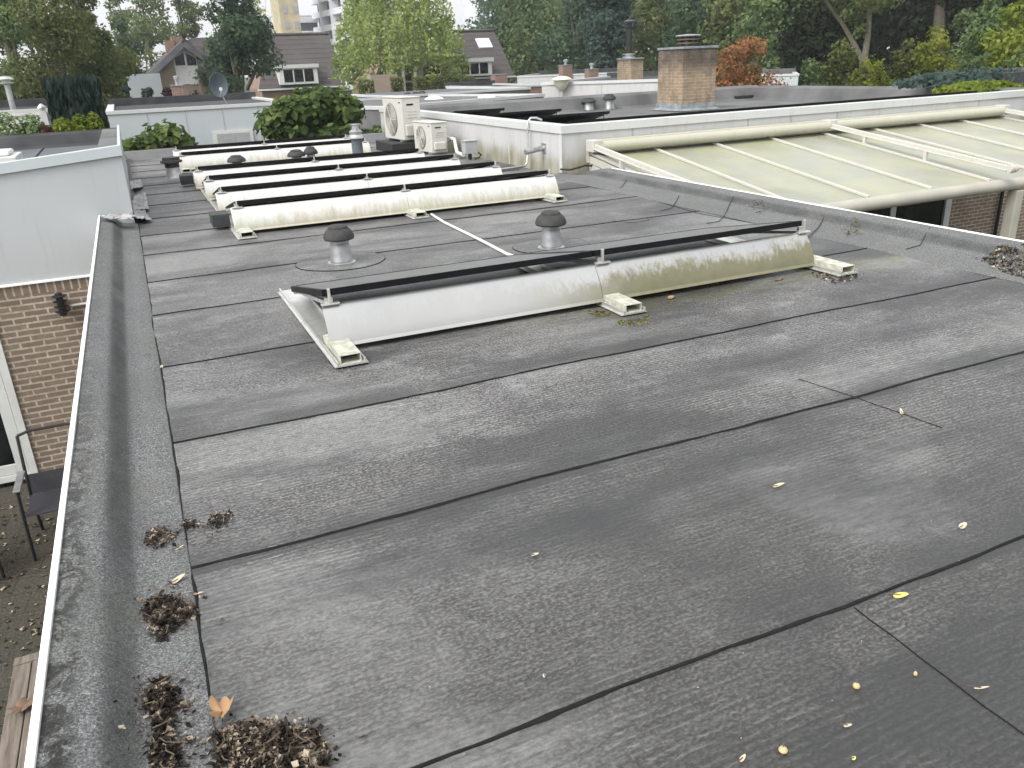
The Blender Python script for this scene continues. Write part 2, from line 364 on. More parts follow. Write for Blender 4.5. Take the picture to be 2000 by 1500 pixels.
# ------------------------------------------------------------------ mesh helpers
class MB:
    def __init__(s): s.v = []; s.f = []; s.mi = []; s.cur = 0
    def face(s, *pts):
        b = len(s.v); s.v += [tuple(p) for p in pts]; s.f.append(tuple(range(b, b+len(pts)))); s.mi.append(s.cur)
    def box(s, x0, x1, y0, y1, z0, z1, rot=0, piv=None):
        P = [Vector((x, y, z)) for z in (z0, z1) for y in (y0, y1) for x in (x0, x1)]
        if rot:
            c = Vector(piv) if piv else Vector(((x0+x1)/2, (y0+y1)/2, 0)); q = Matrix.Rotation(rot, 3, 'Z')
            P = [q @ (p-c) + c for p in P]
        return s.hexa(P)
    def hexa(s, P):     # P: 000,100,010,110,001,101,011,111
        b = len(s.v); s.v += [tuple(p) for p in P]
        for f in ((0, 2, 3, 1), (4, 5, 7, 6), (0, 1, 5, 4), (2, 6, 7, 3), (0, 4, 6, 2), (1, 3, 7, 5)):
            s.f.append(tuple(b+i for i in f)); s.mi.append(s.cur)
        return s
    def bar(s, a, b, w, h, up=(0, 0, 1)):
        a = Vector(a); b = Vector(b); d = (b-a).normalized(); x = d.cross(Vector(up)).normalized(); z = x.cross(d)
        P = []
        for dz in (-h/2, h/2):
            for p in (a, b):
                for dx in (-w/2, w/2): P.append(p+x*dx+z*dz)
        return s.hexa(P)
    def tube(s, pts, r, n=10, cap=True):
        pts = [Vector(p) for p in pts]; rs = r if hasattr(r, '__len__') else [r]*len(pts)
        rings = []; prev = None
        for i, p in enumerate(pts):
            d = (pts[min(i+1, len(pts)-1)] - pts[max(i-1, 0)]).normalized()
            if prev is None: x = d.orthogonal().normalized()
            else:
                x = (prev - d*prev.dot(d)); x = x.normalized() if x.length > 1e-6 else d.orthogonal().normalized()
            prev = x; y = d.cross(x); b = len(s.v)
            s.v += [tuple(p + (x*math.cos(2*math.pi*k/n) + y*math.sin(2*math.pi*k/n))*rs[i]) for k in range(n)]; rings.append(b)
        for a, b in zip(rings, rings[1:]):
            for k in range(n): s.f.append((a+k, a+(k+1) % n, b+(k+1) % n, b+k)); s.mi.append(s.cur)
        if cap:
            s.f.append(tuple(rings[0]+k for k in reversed(range(n)))); s.f.append(tuple(rings[-1]+k for k in range(n))); s.mi += [s.cur]*2
        return s
    def lathe(s, prof, c, n=28, capt=True):
        c = Vector(c); rings = []
        for r, z in prof:
            b = len(s.v); s.v += [(c.x+r*math.cos(2*math.pi*k/n), c.y+r*math.sin(2*math.pi*k/n), c.z+z) for k in range(n)]; rings.append(b)
        for a, b in zip(rings, rings[1:]):
            for k in range(n): s.f.append((a+k, a+(k+1) % n, b+(k+1) % n, b+k)); s.mi.append(s.cur)
        if capt: s.f.append(tuple(rings[-1]+k for k in range(n))); s.mi.append(s.cur)
        return s
    def extrude_x(s, prof, x0, x1, closed=False, nx=1):     # profile in (y, z)
        n = len(prof); b = len(s.v)
        for i in range(nx+1):
            x = x0+(x1-x0)*i/nx; s.v += [(x, y, z) for y, z in prof]
        for i in range(nx):
            for k in range(n if closed else n-1):
                a = b+i*n; j = (k+1) % n
                s.f.append((a+k, a+n+k, a+n+j, a+j)); s.mi.append(s.cur)
        if closed:
            s.f.append(tuple(b+k for k in range(n))); s.f.append(tuple(b+nx*n+k for k in reversed(range(n)))); s.mi += [s.cur]*2
        return s
    def extrude_y(s, prof, y0, y1, ny=1, wob=None):         # open profile in (x, z)
        n = len(prof); b = len(s.v)
        for i in range(ny+1):
            y = y0+(y1-y0)*i/ny
            for k, (x, z) in enumerate(prof):
                dx, dz = wob(k, y) if wob else (0, 0); s.v.append((x+dx, y, z+dz))
        for i in range(ny):
            for k in range(n-1):
                a = b+i*n; s.f.append((a+k, a+k+1, a+n+k+1, a+n+k)); s.mi.append(s.cur)
        return s
WL = {}
def tag(o, label=None, cat=None, group=None, kind=None):
    if label: o['label'] = label
    if cat: o['category'] = cat
    if group: o['group'] = group
    if kind: o['kind'] = kind
    return o
def link_mesh(name, V, F, mats, parent, mi=None, smooth=False, bevel=0., thick=0.):
    off = WL.get(parent.name, Vector((0, 0, 0))) if parent else Vector((0, 0, 0))
    me = bpy.data.meshes.new(name)
    me.from_pydata([(v[0]-off[0], v[1]-off[1], v[2]-off[2]) for v in V], [], F)
    for mm in (mats if isinstance(mats, (list, tuple)) else [mats]): me.materials.append(M[mm] if isinstance(mm, str) else mm)
    if mi and any(mi): me.polygons.foreach_set('material_index', mi)
    if smooth: me.polygons.foreach_set('use_smooth', [True]*len(F))
    o = bpy.data.objects.new(name, me); COL.objects.link(o)
    if parent: o.parent = parent; WL[o.name] = off
    if thick: q = o.modifiers.new('solid', 'SOLIDIFY'); q.thickness = thick; q.offset = 0
    if bevel: q = o.modifiers.new('bevel', 'BEVEL'); q.width = bevel; q.segments = 2; q.limit_method = 'ANGLE'
    if smooth: q = o.modifiers.new('split', 'EDGE_SPLIT'); q.split_angle = R_(42)
    return o
def obj(name, mb, mats, parent=None, smooth=False, bevel=0., thick=0.):
    return link_mesh(name, mb.v, mb.f, mats, parent, mb.mi, smooth, bevel, thick)
def thing(name, label, cat, loc=(0, 0, 0), group=None):
    o = bpy.data.objects.new(name, None); COL.objects.link(o); o.location = loc; o.empty_display_size = .1
    WL[o.name] = Vector(loc); return tag(o, label, cat, group)
def struct(o): o['kind'] = 'structure'; return o
def copy_tree(o, loc=None, label=None, rz=None, scale=None):
    def rec(a, par):
        c = a.copy(); COL.objects.link(c)
        if par: c.parent = par
        for ch in list(a.children): rec(ch, c)
        return c
    r = rec(o, None)
    if loc is not None: r.location = loc
    if label: r['label'] = label
    if rz is not None: r.rotation_euler.z = rz
    if scale is not None: r.scale = (scale,)*3 if not hasattr(scale, '__len__') else scale
    return r
def nz(x, y, z=0.): return noise.noise(Vector((x, y, z)))

GZ = -2.55
# ================================================================== the setting
gm = MB(); gm.face((-700, -60, GZ-.05), (900, -60, GZ-.05), (900, 1200, GZ-.05), (-700, 1200, GZ-.05))
struct(obj('ground', gm, 'ground'))
pm = MB(); pm.face((-6, -4, GZ), (-.45, -4, GZ), (-.45, 9.02, GZ), (-6, 9.02, GZ)); struct(obj('patio', pm, 'patio'))
tm = MB(); tm.face((5.26, -2, GZ), (16, -2, GZ), (16, 9.54, GZ), (5.26, 9.54, GZ)); struct(obj('terrace', tm, 'patio'))

# ================================================================== the roof we stand on
house = thing('flat_roofed_house', 'grey bitumen flat roof with seams and raised kerbs in the foreground', 'building')
def und(x, y): return .006*nz(x*.9, y*1.3, 1.) + .003*nz(x*3, y*3, 5.)
rm = MB(); nx, ny = 80, 300; X0, X1, Y0, Y1 = -.12, 4.9, -2.5, 16.5
for j in range(ny+1):
    for i in range(nx+1):
        x = X0+(X1-X0)*i/nx; y = Y0+(Y1-Y0)*j/ny; rm.v.append((x, y, und(x, y)))
for j in range(ny):
    for i in range(nx):
        a = j*(nx+1)+i; rm.f.append((a, a+1, a+nx+2, a+nx+1)); rm.mi.append(0)
obj('roof_surface', rm, 'roof', house, True)
def bead(pts, w0, w1, h, seed):
    b = MB(); L = []
    for i, (x, y) in enumerate(pts):
        p = Vector((x, y, 0)); q = Vector((*pts[min(i+1, len(pts)-1)], 0)) - Vector((*pts[max(i-1, 0)], 0)); q.normalize(); nrm = Vector((-q.y, q.x, 0))
        w = w0+(w1-w0)*(.5+.5*nz(i*.37, seed*3.1)); w *= .6+.8*random.random()
        z = und(x, y)
        L.append([p+nrm*w*.6+Vector((0, 0, z-.001)), p+nrm*w*.25+Vector((0, 0, z+h)), p-nrm*w*.2+Vector((0, 0, z+h*.7)), p-nrm*w*.5+Vector((0, 0, z-.001))])
    for A, B in zip(L, L[1:]):
        for k in range(3): b.face(A[k], B[k], B[k+1], A[k+1])
    return b
SEAMS = [-.76, .24, 1.243, 2.252, 3.21, 4.20, 5.24, 6.19, 7.22, 8.2, 9.2, 10.2, 11.2, 12.2, 13.2, 14.2, 15.2]
SEAMS[1] = .25
for s, y in enumerate(SEAMS):
    pts = []
    x = -.07
    while x < 4.78:
        pts.append((x, y + .035*nz(x*.55, s*7.7) + .012*nz(x*2.2, s*3.3) + .004*nz(x*9, s*1.7))); x += .045
    thickn = 1. if y < 2.5 else .72 if y < 4 else .5
    obj('seam', bead(pts, .004*thickn, .019*thickn, .006, s), 'bitumen_bleed', house)
# cross joints between roll ends and the junctions with the kerb flashings
def pathpx(px, z=0.0): return [atz(u, v, z) for u, v in px]
def joint(px, w0, w1, seed):
    P = pathpx(px); pts = []
    for a, b in zip(P, P[1:]):
        n = max(2, int((b-a).length/.05))
        for i in range(n): t = i/n; pts.append((a.x+(b.x-a.x)*t + .006*nz(i*.5, seed), a.y+(b.y-a.y)*t + .006*nz(seed, i*.5)))
    pts.append((P[-1].x, P[-1].y)); obj('seam', bead(pts, w0, w1, .003, seed), 'bitumen_bleed', house)
joint([(1668, 1188), (1765, 1262), (1880, 1350), (2020, 1452)], .0015, .004, 31)
joint([(1560, 742), (1650, 770), (1740, 800), (1840, 835)], .0006, .0018, 32)
joint([(1195, 432), (1240, 436), (1268, 430), (1262, 424)], .004, .006, 33)
pts = []
y = -2.4
while y < 9.0: pts.append((-.072 + .012*nz(y*1.1, 3.) + .005*nz(y*5, 9.), y)); y += .05
obj('seam', bead(pts, .006, .014, .004, 40), 'bitumen_bleed', house)
pts = []; y = -2.4
while y < 9.3: pts.append((4.72 + .02*nz(y*.8, 8.) - (0.10 if 5.3 < y < 6.9 else 0)*(1-abs(y-6.1)/.8), y)); y += .06
obj('seam', bead(pts, .005, .010, .004, 41), 'bitumen_bleed', house)
# left kerb: felt flap, cant, crest
def wobL(k, y): return ((.007*nz(y*2.1, k*4.) if 0 < k < 9 else 0), (.006*nz(y*1.7, k*2.+9) if k > 1 else .0))
prof = [(-.072, .003), (-.078, .007), (-.15, .012), (-.205, .017), (-.232, .034), (-.258, .062), (-.283, .084), (-.312, .097), (-.36, .106), (-.395, .108), (-.40, .05)]
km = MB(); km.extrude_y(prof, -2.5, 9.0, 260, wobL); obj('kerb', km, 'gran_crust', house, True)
tm = MB(); tm.box(-.414, -.396, -2.5, 9.0, -.10, .118); obj('edge_trim', tm, 'white_trimline', house, bevel=.002)
# right kerb
def wobR(k, y): return ((.012*nz(y*1.3, k*4.+3) if 0 < k < 8 else 0), (.007*nz(y*1.2, k*2.+3) if k > 1 else 0))
prof = [(4.70, .001), (4.71, .008), (4.83, .020), (4.94, .034), (5.01, .062), (5.06, .098), (5.10, .116), (5.17, .124), (5.205, .124), (5.21, .05)]
km = MB(); 
def endR(y): t = min(1, max(0, (y-8.55)/.85)); return t*t*(3-2*t)
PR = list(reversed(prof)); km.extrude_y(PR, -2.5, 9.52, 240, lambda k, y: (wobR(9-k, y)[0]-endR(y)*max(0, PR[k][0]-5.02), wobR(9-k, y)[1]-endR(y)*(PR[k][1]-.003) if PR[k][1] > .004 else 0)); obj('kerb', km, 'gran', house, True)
tm = MB(); tm.box(5.207, 5.224, -2.5, 8.6, -.10, .131); obj('edge_trim', tm, 'white_trimline', house, bevel=.002)
KS = [[(1380, 438), (1405, 433), (1416, 420), (1424, 402), (1432, 385)], [(1290, 412), (1310, 408), (1320, 396), (1326, 384)], [(1212, 367), (1219, 360), (1224, 352)], [(1572, 470), (1598, 446), (1606, 432), (1614, 411)], [(1770, 488), (1797, 480), (1806, 462), (1816, 446)]]
# back kerb
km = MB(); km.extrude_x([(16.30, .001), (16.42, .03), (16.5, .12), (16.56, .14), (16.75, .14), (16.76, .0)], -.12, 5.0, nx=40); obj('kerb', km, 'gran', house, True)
wm = MB(); wm.box(-.395, 5.2, -2.5, 16.7, GZ, -.04); obj('wall', wm, 'brick_brown', house)

# ------------------------------------------------------------------ roof vents
def vent(x, y, rc=.115, h=.295, label='', stem_r=.078, dirty=False, z0=0., group='mushroom vents on the flat roof', s=1.0):
    t = thing('roof_vent', label, 'roof vent', (x, y, z0), group)
    a = MB(); a.lathe([(stem_r*1.35, .004), (stem_r*1.35, .008), (stem_r*1.05, .016), (stem_r*1.10, .02), (stem_r*.95, h*.33), (stem_r*.90, h*.47), (stem_r*.94, h*.475), (stem_r*.94, h*.50), (stem_r*.88, h*.505), (stem_r*.88, h*.58)], (x, y, z0)); obj('stem', a, 'zinc', t, True)
    a = MB(); a.lathe([(stem_r*.80, h*.55), (stem_r*.95, h*.60), (rc*.94, h*.61), (rc, h*.645), (rc*.97, h*.72), (rc*.86, h*.81), (rc*.68, h*.88), (rc*.63, h*.885), (rc*.61, h*.925), (rc*.45, h*.965), (rc*.1, h*.985)], (x, y, z0)); obj('cap', a, 'vent_cap', t, True)
    return t
v1 = vent(1.288, 6.02, label='mushroom vent with clean zinc stem on round felt patch, left of the pale cable')
v2 = vent(2.835, 5.57, rc=.122, label='mushroom vent with stained zinc stem directly behind the nearest solar row')
for i, (x, y, r, px) in enumerate([(1.29, 6.06, .33, None), (2.86, 5.62, .30, None)]):
    d = MB(); n = 48; ring = [(x+r*math.cos(2*math.pi*k/n)*1.02, y+r*.95*math.sin(2*math.pi*k/n)) for k in range(n)]
    d.face(*[(a, b, und(a, b)+.005) for a, b in ring]); obj('roof_patch', d, 'roof', house)
    obj('seam', bead(ring+[ring[0]], .005, .009, .006, 50+i), 'bitumen_bleed', house)
p = atz(460, 345); vy = 12.85
for (u, vtop, w, lab) in [(460, 302, 1.0, 'low mushroom vent behind the fourth deflector, the leftmost of three caps'), (577, 291, 1.0, 'mushroom vent behind the fourth deflector, middle and widest of three caps'), (605, 285, .8, 'small mushroom vent on a silver stem, right of two bigger caps')]:
    q = at(u, vtop, vy); vent(q.x, q.y, rc=.135*w, h=q.z, stem_r=.085*w, label=lab)
q = at(333, 307, 13.0)
t = thing('roof_vent', 'grey square topped outlet vent at the far left end of the solar rows', 'roof vent', (q.x, q.y, 0))
a = MB(); a.lathe([(.115, .0), (.105, .02), (.095, q.z*.55)], (q.x, q.y, 0)); obj('stem', a, 'zinc', t, True)
a = MB(); a.lathe([(.10, q.z*.5), (.10, q.z*.72), (.15, q.z*.74), (.15, q.z*.84), (.12, q.z*.86), (.12, q.z)], (q.x, q.y, 0), 12); obj('cap', a, 'vent_cap', t)
q = at(693, 242, 13.0)
t = thing('flue_pipe', 'dark flue pipe with a flared zinc cowl rising beside the white heat pump', 'flue', (q.x, q.y, 0))
a = MB(); a.lathe([(.10, 0), (.085, .02), (.085, q.z*.62)], (q.x, q.y, 0)); obj('pipe', a, 'rooffelt_blue', t, True)
a = MB(); a.lathe([(.085, q.z*.60), (.115, q.z*.62), (.115, q.z*.68), (.095, q.z*.72), (.10, q.z*.80), (.075, q.z*.84), (.055, q.z*.86), (.055, q.z*.97), (.075, q.z*.98), (.075, q.z)], (q.x, q.y, 0)); obj('cowl', a, 'zinc', t, True)

# ------------------------------------------------------------------ solar rows
def rail(par, x, y0, y1, stub=True):
    b = MB(); w = .072
    b.box(x-w, x+w, y0, y1, .008, .016); b.box(x-w, x-w+.008, y0, y1, .016, .034); b.box(x+w-.008, x+w, y0, y1, .016, .034)
    b.box(x-w-.012, x-w+.0, y0+.004, y1, .006, .011); b.box(x+w-.0, x+w+.012, y0+.004, y1, .006, .011)
    r = obj('rail', b, 'alu', par)
    c = MB(); w = .052; z0, z1 = .016, .062; y1 = y0+.42
    c.box(x-w, x+w, y0+.012, y1-.03, z1-.004, z1); c.box(x-w, x+w, y0+.012, y1-.03, z0, z0+.004); c.box(x-w, x-w+.004, y0+.012, y1-.03, z0+.004, z1-.004); c.box(x+w-.004, x+w, y0+.012, y1-.03, z0+.004, z1-.004)
    c.cur = 1; c.box(x-w+.005, x+w-.005, y0+.10, y0+.12, z0+.004, z1-.004)
    obj('ballast_box', c, ['alu_dirty', 'dark_hole'], r)
    p = MB(); p.box(x-.082, x+.082, y0+.01, y1-.01, .0005, .0075); obj('rubber_pad', p, 'rubber', r)
def solar_row(par, x0, x1, y, xr, dm='defl', plen=1.02, top=.308, inset=.012):
    mid = (x0+x1)/2; low = .100
    ang = math.atan2(top-low, plen)
    for a, b in ((x0+inset, mid-.008), (mid+.008, x1-inset-.02)):
        e = MB(); ya, yb = y+.118, y+.118+plen; dz = .036
        def slab(xa, xb, s0, s1, off0, off1):
            P = []
            for off in (off0, off1):
                for s in (s0, s1):
                    for xx in (xa, xb): P.append((xx, ya+(yb-ya)*s, top+(low-top)*s+off))
            e.hexa(P)
        f = .012/plen
        slab(a, b, 0, f*2.0, -dz, 0); slab(a, b, 1-f*2, 1, -dz, 0); slab(a, a+.022, f*2, 1-f*2, -dz, 0); slab(b-.022, b, f*2, 1-f*2, -dz, 0)
        pn = obj('solar_panel', e, 'black_frame', par, bevel=.0015)
        g = MB(); e2 = e; e = g; slab(a+.022, b-.022, f*2, 1-f*2, -.008, -.003); obj('cell_sheet', g, 'cells', pn)
    prof = [(y-.012, .030), (y-.004, .036), (y+.006, .044)]
    for i in range(9):
        t = i/8; prof.append((y+.006+.105*t**1.35, .044+.178*(1-(1-t)**1.12)))
    prof += [(y+.122, .2245), (y+.135, .2245)]
    for a, b in ((x0, mid-.0015), (mid+.0015, x1)):
        d = MB(); d.extrude_x(prof, a, b, nx=12); obj('wind_deflector', d, dm, par, True, thick=.0025)
    # brackets and clamps at every rail
    for x in xr:
        xx = min(max(x, x0+.02), x1-.02)
        k = MB(); k.box(xx-.02, xx+.02, y+.115, y+.135, .06, .222); k.box(xx-.025, xx+.025, y+plen+.06, y+plen+.11, .06, .088); k.bar((xx, y+.15, .225), (xx, y+plen+.06, .078), .022, .02); k.box(xx-.02, xx+.02, y+.128, y+.150, .223, .262)
        obj('bracket', k, 'alu', par)
        c = MB(); c.box(xx-.045, xx+.05, y+.094, y+.130, .2265, .236); c.box(xx-.007, xx+.007, y+.100, y+.1165, .2365, top+.004); obj('clamp', c, 'alu', par, bevel=.002)
F = thing('solar_array', 'nearest single row of two solar panels with algae stained steel wind deflectors', 'solar panels', (.75, 3.95, 0))
xr = [.785, 2.41, 4.02]
solar_row(F, .74, 3.97, 3.965, xr, 'defl')
for x in xr: rail(F, x, 3.715, 5.36)
Mid = thing('solar_array', 'bank of four solar rows with white deflectors, in front of the vent caps', 'solar panels', (.7, 7.7, 0))
rows = [(7.68, .715, 4.02), (8.83, .70, 3.90), (9.99, .685, 3.83), (11.16, .66, 3.75)]
xr = [.79, 2.40, 3.93]
for (y, a, b) in rows: solar_row(Mid, a, b, y, [a+.06, (a+b)/2, b-.06], 'defl2', top=.288, inset=.05)
for x in xr: rail(Mid, x-.03 if x > 3 else x, 7.42, 12.35)
for i, (y, x) in enumerate([(8.15, .645), (11.75, .60)]):
    b = MB(); b.box(x-.085, x+.075, y-.12, y+.12, .035, .15); obj('ballast_tile', b, 'rooffelt_dark', Mid, bevel=.006)
Bk = thing('solar_array', 'rearmost pair of solar rows with white deflectors, before the far kerb', 'solar panels', (.65, 13.6, 0))
for (y, a, b) in [(13.62, .62, 3.62), (14.78, .62, 3.58)]: solar_row(Bk, a, b, y, [a+.06, (a+b)/2, b-.06], 'defl2', top=.285, inset=.05)
for x in (.70, 2.12, 3.54): rail(Bk, x, 13.38, 15.95)

# ------------------------------------------------------------------ cable conduit on the roof
P = [Vector((p.x, p.y, .012)) for p in pathpx([(843, 421), (868, 437), (905, 455), (945, 475), (990, 499), (1010, 506)])]
t = MB(); t.tube(P, .012, 8); tag(obj('cable_conduit', t, 'white_pvc', smooth=True), 'pale plastic conduit lying across the roof between the two nearest solar banks', 'conduit')

# ================================================================== house on the left (light grey fascia, brick below)
LH = thing('brick_house', 'brick house with pale grey fascia beyond the left kerb', 'building', (-.1, 9.02, GZ))
fy = 9.02
def sl(x): return max(-1.9, x+.1)*.082
b = MB()
for xa, xb in ((-7, -2.0), (-2.0, -.10)): b.hexa([(x, y, -.45) for y in (fy, fy+.10) for x in (xa, xb)]+[(x, y, .66+sl(x)) for y in (fy, fy+.10) for x in (xa, xb)])
obj('fascia_panel', b, 'fascia_grey', LH)
b = MB()
for xa, xb in ((-7, -2.0), (-2.0, -.085)): b.hexa([(x, y, .664+sl(x)) for y in (fy-.03, fy+.13) for x in (xa, xb)]+[(x, y, .757+sl(x)) for y in (fy-.03, fy+.13) for x in (xa, xb)])
obj('cap_trim', b, 'fascia_far', LH)
b = MB(); b.box(-7, -.30, fy-.02, fy+.05, -.475, -.452); obj('drip_trim', b, 'white_trimline', LH, bevel=.002)
b = MB(); b.box(-.20, -.10, fy+.102, 13.3, -.45, .66); obj('fascia_panel', b, 'fascia_grey', LH)
b = MB(); b.box(-.115, -.085, fy+.132, 13.3, .62, .756); obj('cap_trim', b, 'fascia_far', LH, bevel=.003)
b = MB(); b.box(-.30, -.117, fy+.132, 12.7, .40, .735); obj('parapet', b, 'rooffelt_grey', LH)
b = MB(); b.extrude_x([(12.60, .551), (12.72, .58), (12.80, .70), (13.0, .725), (13.3, .72), (13.31, 0.)], -7, -.118, nx=60); obj('parapet', b, 'rooffelt_dark', LH, True)
b = MB(); b.box(-7, -.301, fy+.132, 13.2, .3, .55); obj('roof_surface', b, 'rooffelt_blue', LH)
b = MB(); b.bar(atz(65, 312, .553), atz(88, 286, .553), .02, .006); obj('seam', b, 'bitumen_bleed', LH)
# brick wall and patio door; soldier course at the top
b = MB(); b.box(-1.52, -.30, fy+.01, fy+.12, GZ, -.58); b.box(-7, -3.6, fy+.01, fy+.12, GZ, -.58); b.box(-3.6, -1.52, fy+.01, fy+.12, -.62, -.58); obj('wall', b, 'brick_brown', LH)
b = MB(); b.box(-7, -.30, fy+.008, fy+.12, -.579, -.476); obj('soldier_course', b, 'brick_soldier', LH)
b = MB(); b.box(-.30, -.12, fy+.02, 16, GZ, -.5); b.box(-7, -.30, 13.0, 13.2, GZ, .2); obj('wall', b, 'brick_brown', LH)
d = MB(); x1 = -1.522; x0 = -3.4; zt, zb = -.62, GZ+.05
d.box(x1-.075, x1, fy-.012, fy+.06, zb, zt); d.box(x0, x0+.075, fy-.012, fy+.06, zb, zt); d.box(x0+.075, x1-.075, fy-.012, fy+.06, zb, zb+.07); d.box(x0+.075, x1-.075, fy-.012, fy+.06, zt-.07, zt)
dr = obj('patio_door', d, 'frame_white', LH, bevel=.004)
e = MB(); a0, a1 = x0+.08, x1-.08
for xa, xb in ((a1-.10, a1), (-2.5, -2.4)): e.box(xa, xb, fy+.0, fy+.045, zb+.075, zt-.075)
e.box(-2.4, a1-.10, fy+.0, fy+.045, zb+.075, zb+.185); e.box(-2.4, a1-.10, fy+.0, fy+.045, zt-.17, zt-.075); obj('sash', e, 'frame_white', dr, bevel=.004)
g = MB(); g.box(-2.4, a1-.10, fy+.02, fy+.028, zb+.185, zt-.17); g.box(a0, -2.5, fy+.02, fy+.028, zb+.075, zt-.075); obj('pane', g, 'glass', dr)
# skylight box on its roof
s = at(0, 305, 9.5)
b = MB(); b.box(-2.2, -1.03, 9.4, 10.0, .552, .70); sk = obj('skylight', b, 'white_pvc', LH, bevel=.01)
b = MB(); b.box(-2.12, -1.09, 9.46, 9.94, .702, .745); obj('dome', b, 'dome_white', sk, bevel=.03)
# bitumen flashing flaps where the two roofs meet
def crumple(px_poly, zs, seed, name='flashing'):
    cs = [atz(u, v, z) for (u, v), z in zip(px_poly, zs)]; n = 10; c = MB()
    g = []
    for j in range(n+1):
        for i in range(n+1):
            s_, t_ = i/n, j/n
            p = (cs[0]*(1-s_)+cs[1]*s_)*(1-t_)+(cs[3]*(1-s_)+cs[2]*s_)*t_
            c.v.append((p.x+.02*nz(i*.6, j*.6, seed), p.y+.05*nz(i*.7, j*.5, seed+5), p.z+.012+.02*nz(i*.8, j*.8, seed+9)))
    for j in range(n):
        for i in range(n): a = j*(n+1)+i; c.f.append((a, a+1, a+n+2, a+n+1)); c.mi.append(0)
    obj(name, c, 'flap_felt', house, False, thick=.006)
crumple([(198, 424), (252, 418), (262, 432), (205, 428)], [.13, .13, .10, .13], 1.)
crumple([(250, 425), (296, 432), (283, 412), (240, 410)], [.09, .015, .015, .12], 2.)
crumple([(256, 412), (292, 410), (284, 378), (262, 385)], [.08, .015, .015, .08], 3.)
crumple([(252, 372), (280, 366), (276, 352), (250, 356)], [.08, .015, .015, .08], 4.)
# left run of the main roof beyond the kerb, up to the neighbour's side wall
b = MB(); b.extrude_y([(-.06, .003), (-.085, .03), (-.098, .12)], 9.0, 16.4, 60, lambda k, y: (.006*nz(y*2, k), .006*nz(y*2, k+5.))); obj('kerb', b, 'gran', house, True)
# wall lamp
p = at(120, 590, fy-.02)
wl = thing('wall_lamp', 'black louvred wall lamp fixed high on the brown brick wall', 'lamp', p)
b = MB()
for i in range(4):
    z = p.z+.085-i*.052; b.lathe([(.03, z-p.z+.012), (.07, z-p.z), (.062, z-p.z-.008), (.03, z-p.z)], (p.x, p.y-.09, p.z), 18)
obj('shade', b, 'black_lamp', wl, True)
b = MB(); b.lathe([(.034, -.115), (.034, .11), (.02, .118)], (p.x, p.y-.09, p.z), 16); obj('body', b, 'black_lamp', wl, True)
b = MB(); b.box(p.x-.03, p.x+.03, p.y-.06, p.y+.028, p.z-.06, p.z+.0); obj('wall_bracket', b, 'black_lamp', wl)
q0 = at(140, 597, fy); q1 = at(180, 593, fy); b = MB(); b.tube([(q0.x, fy-.0, q0.z), (q1.x+.3, fy-.0, q0.z+.01)], .012, 8); tag(obj('wall_cable', b, 'white_pvc'), 'thin white cable running along the brick wall beside the black lamp', 'cable')

# garden chair(s) and table on the patio
def chair(loc, rz, label):
    t = thing('garden_chair', label, 'chair', loc, 'dark garden chairs on the patio'); L = Vector(loc)
    def T(p): return tuple(Vector(p)+L)
    for sx in (-1, 1):
        b = MB(); b.tube([T((sx*.27, -.26, 0)), T((sx*.265, -.24, .42)), T((sx*.26, -.22, .64)), T((sx*.26, -.12, .66)), T((sx*.26, .2, .65))], .014, 8); obj('leg', b, 'chair_metal', t, True)
        b = MB(); b.tube([T((sx*.25, .30, 0)), T((sx*.25, .22, .40)), T((sx*.25, .27, .66)), T((sx*.25, .36, .95))], .014, 8); obj('leg', b, 'chair_metal', t, True)
        b = MB(); b.box(*(lambda q: (q[0]-.03, q[0]+.03, q[1]-.22, q[1]+.20, q[2]-.01, q[2]+.012))(T((sx*.262, -.02, .672)))); obj('armrest', b, 'zinc', t, bevel=.006)
    b = MB(); b.extrude_x([(L.y-.25, L.z+.43), (L.y-.1, L.z+.415), (L.y+.1, L.z+.405), (L.y+.22, L.z+.41)], L.x-.25, L.x+.25); obj('seat', b, 'chair_sling', t, True, thick=.012)
    b = MB(); b.extrude_x([(L.y+.225, L.z+.42), (L.y+.24, L.z+.50), (L.y+.262, L.z+.60)], L.x-.24, L.x+.24); obj('backrest', b, 'chair_sling', t, True, thick=.010)
    b = MB(); b.tube([T((-.25, .36, .95)), T((-.15, .375, .975)), T((.15, .375, .975)), T((.25, .36, .95))], .014, 8); obj('top_rail', b, 'chair_metal', t, True)
    t.rotation_euler.z = rz; return t
chair((-1.17, 7.55, GZ), .0, 'dark metal garden chair with sling seat standing below the patio door')
chair((-2.02, 7.2, GZ), .5, 'dark metal garden chair cut off by the left picture edge')
tb = thing('garden_table', 'weathered wooden garden table with a dead leaf on top', 'table', (-1.6, 4.0, GZ))
zt = -1.75
tl = atz(26, 1302, zt); 
for i in range(7):
    b = MB(); xa = -.72-i*.0
    x0 = tl.x+.0+i*.098; b.box(x0, x0+.092, 2.6, tl.y, zt-.03, zt+.002*(i % 2)); obj('plank', b, 'wood', tb, bevel=.004)
b = MB(); b.box(tl.x-.002, tl.x+.69, tl.y+.004, tl.y+.075, zt-.035, zt+.004); obj('plank', b, 'wood', tb, bevel=.004)
for x, y in ((tl.x+.06, 2.7), (tl.x+.60, 2.7), (tl.x+.06, tl.y-.05), (tl.x+.60, tl.y-.05)):
    b = MB(); b.box(x-.035, x+.035, y-.035, y+.035, GZ, zt-.036); obj('leg', b, 'wood', tb)

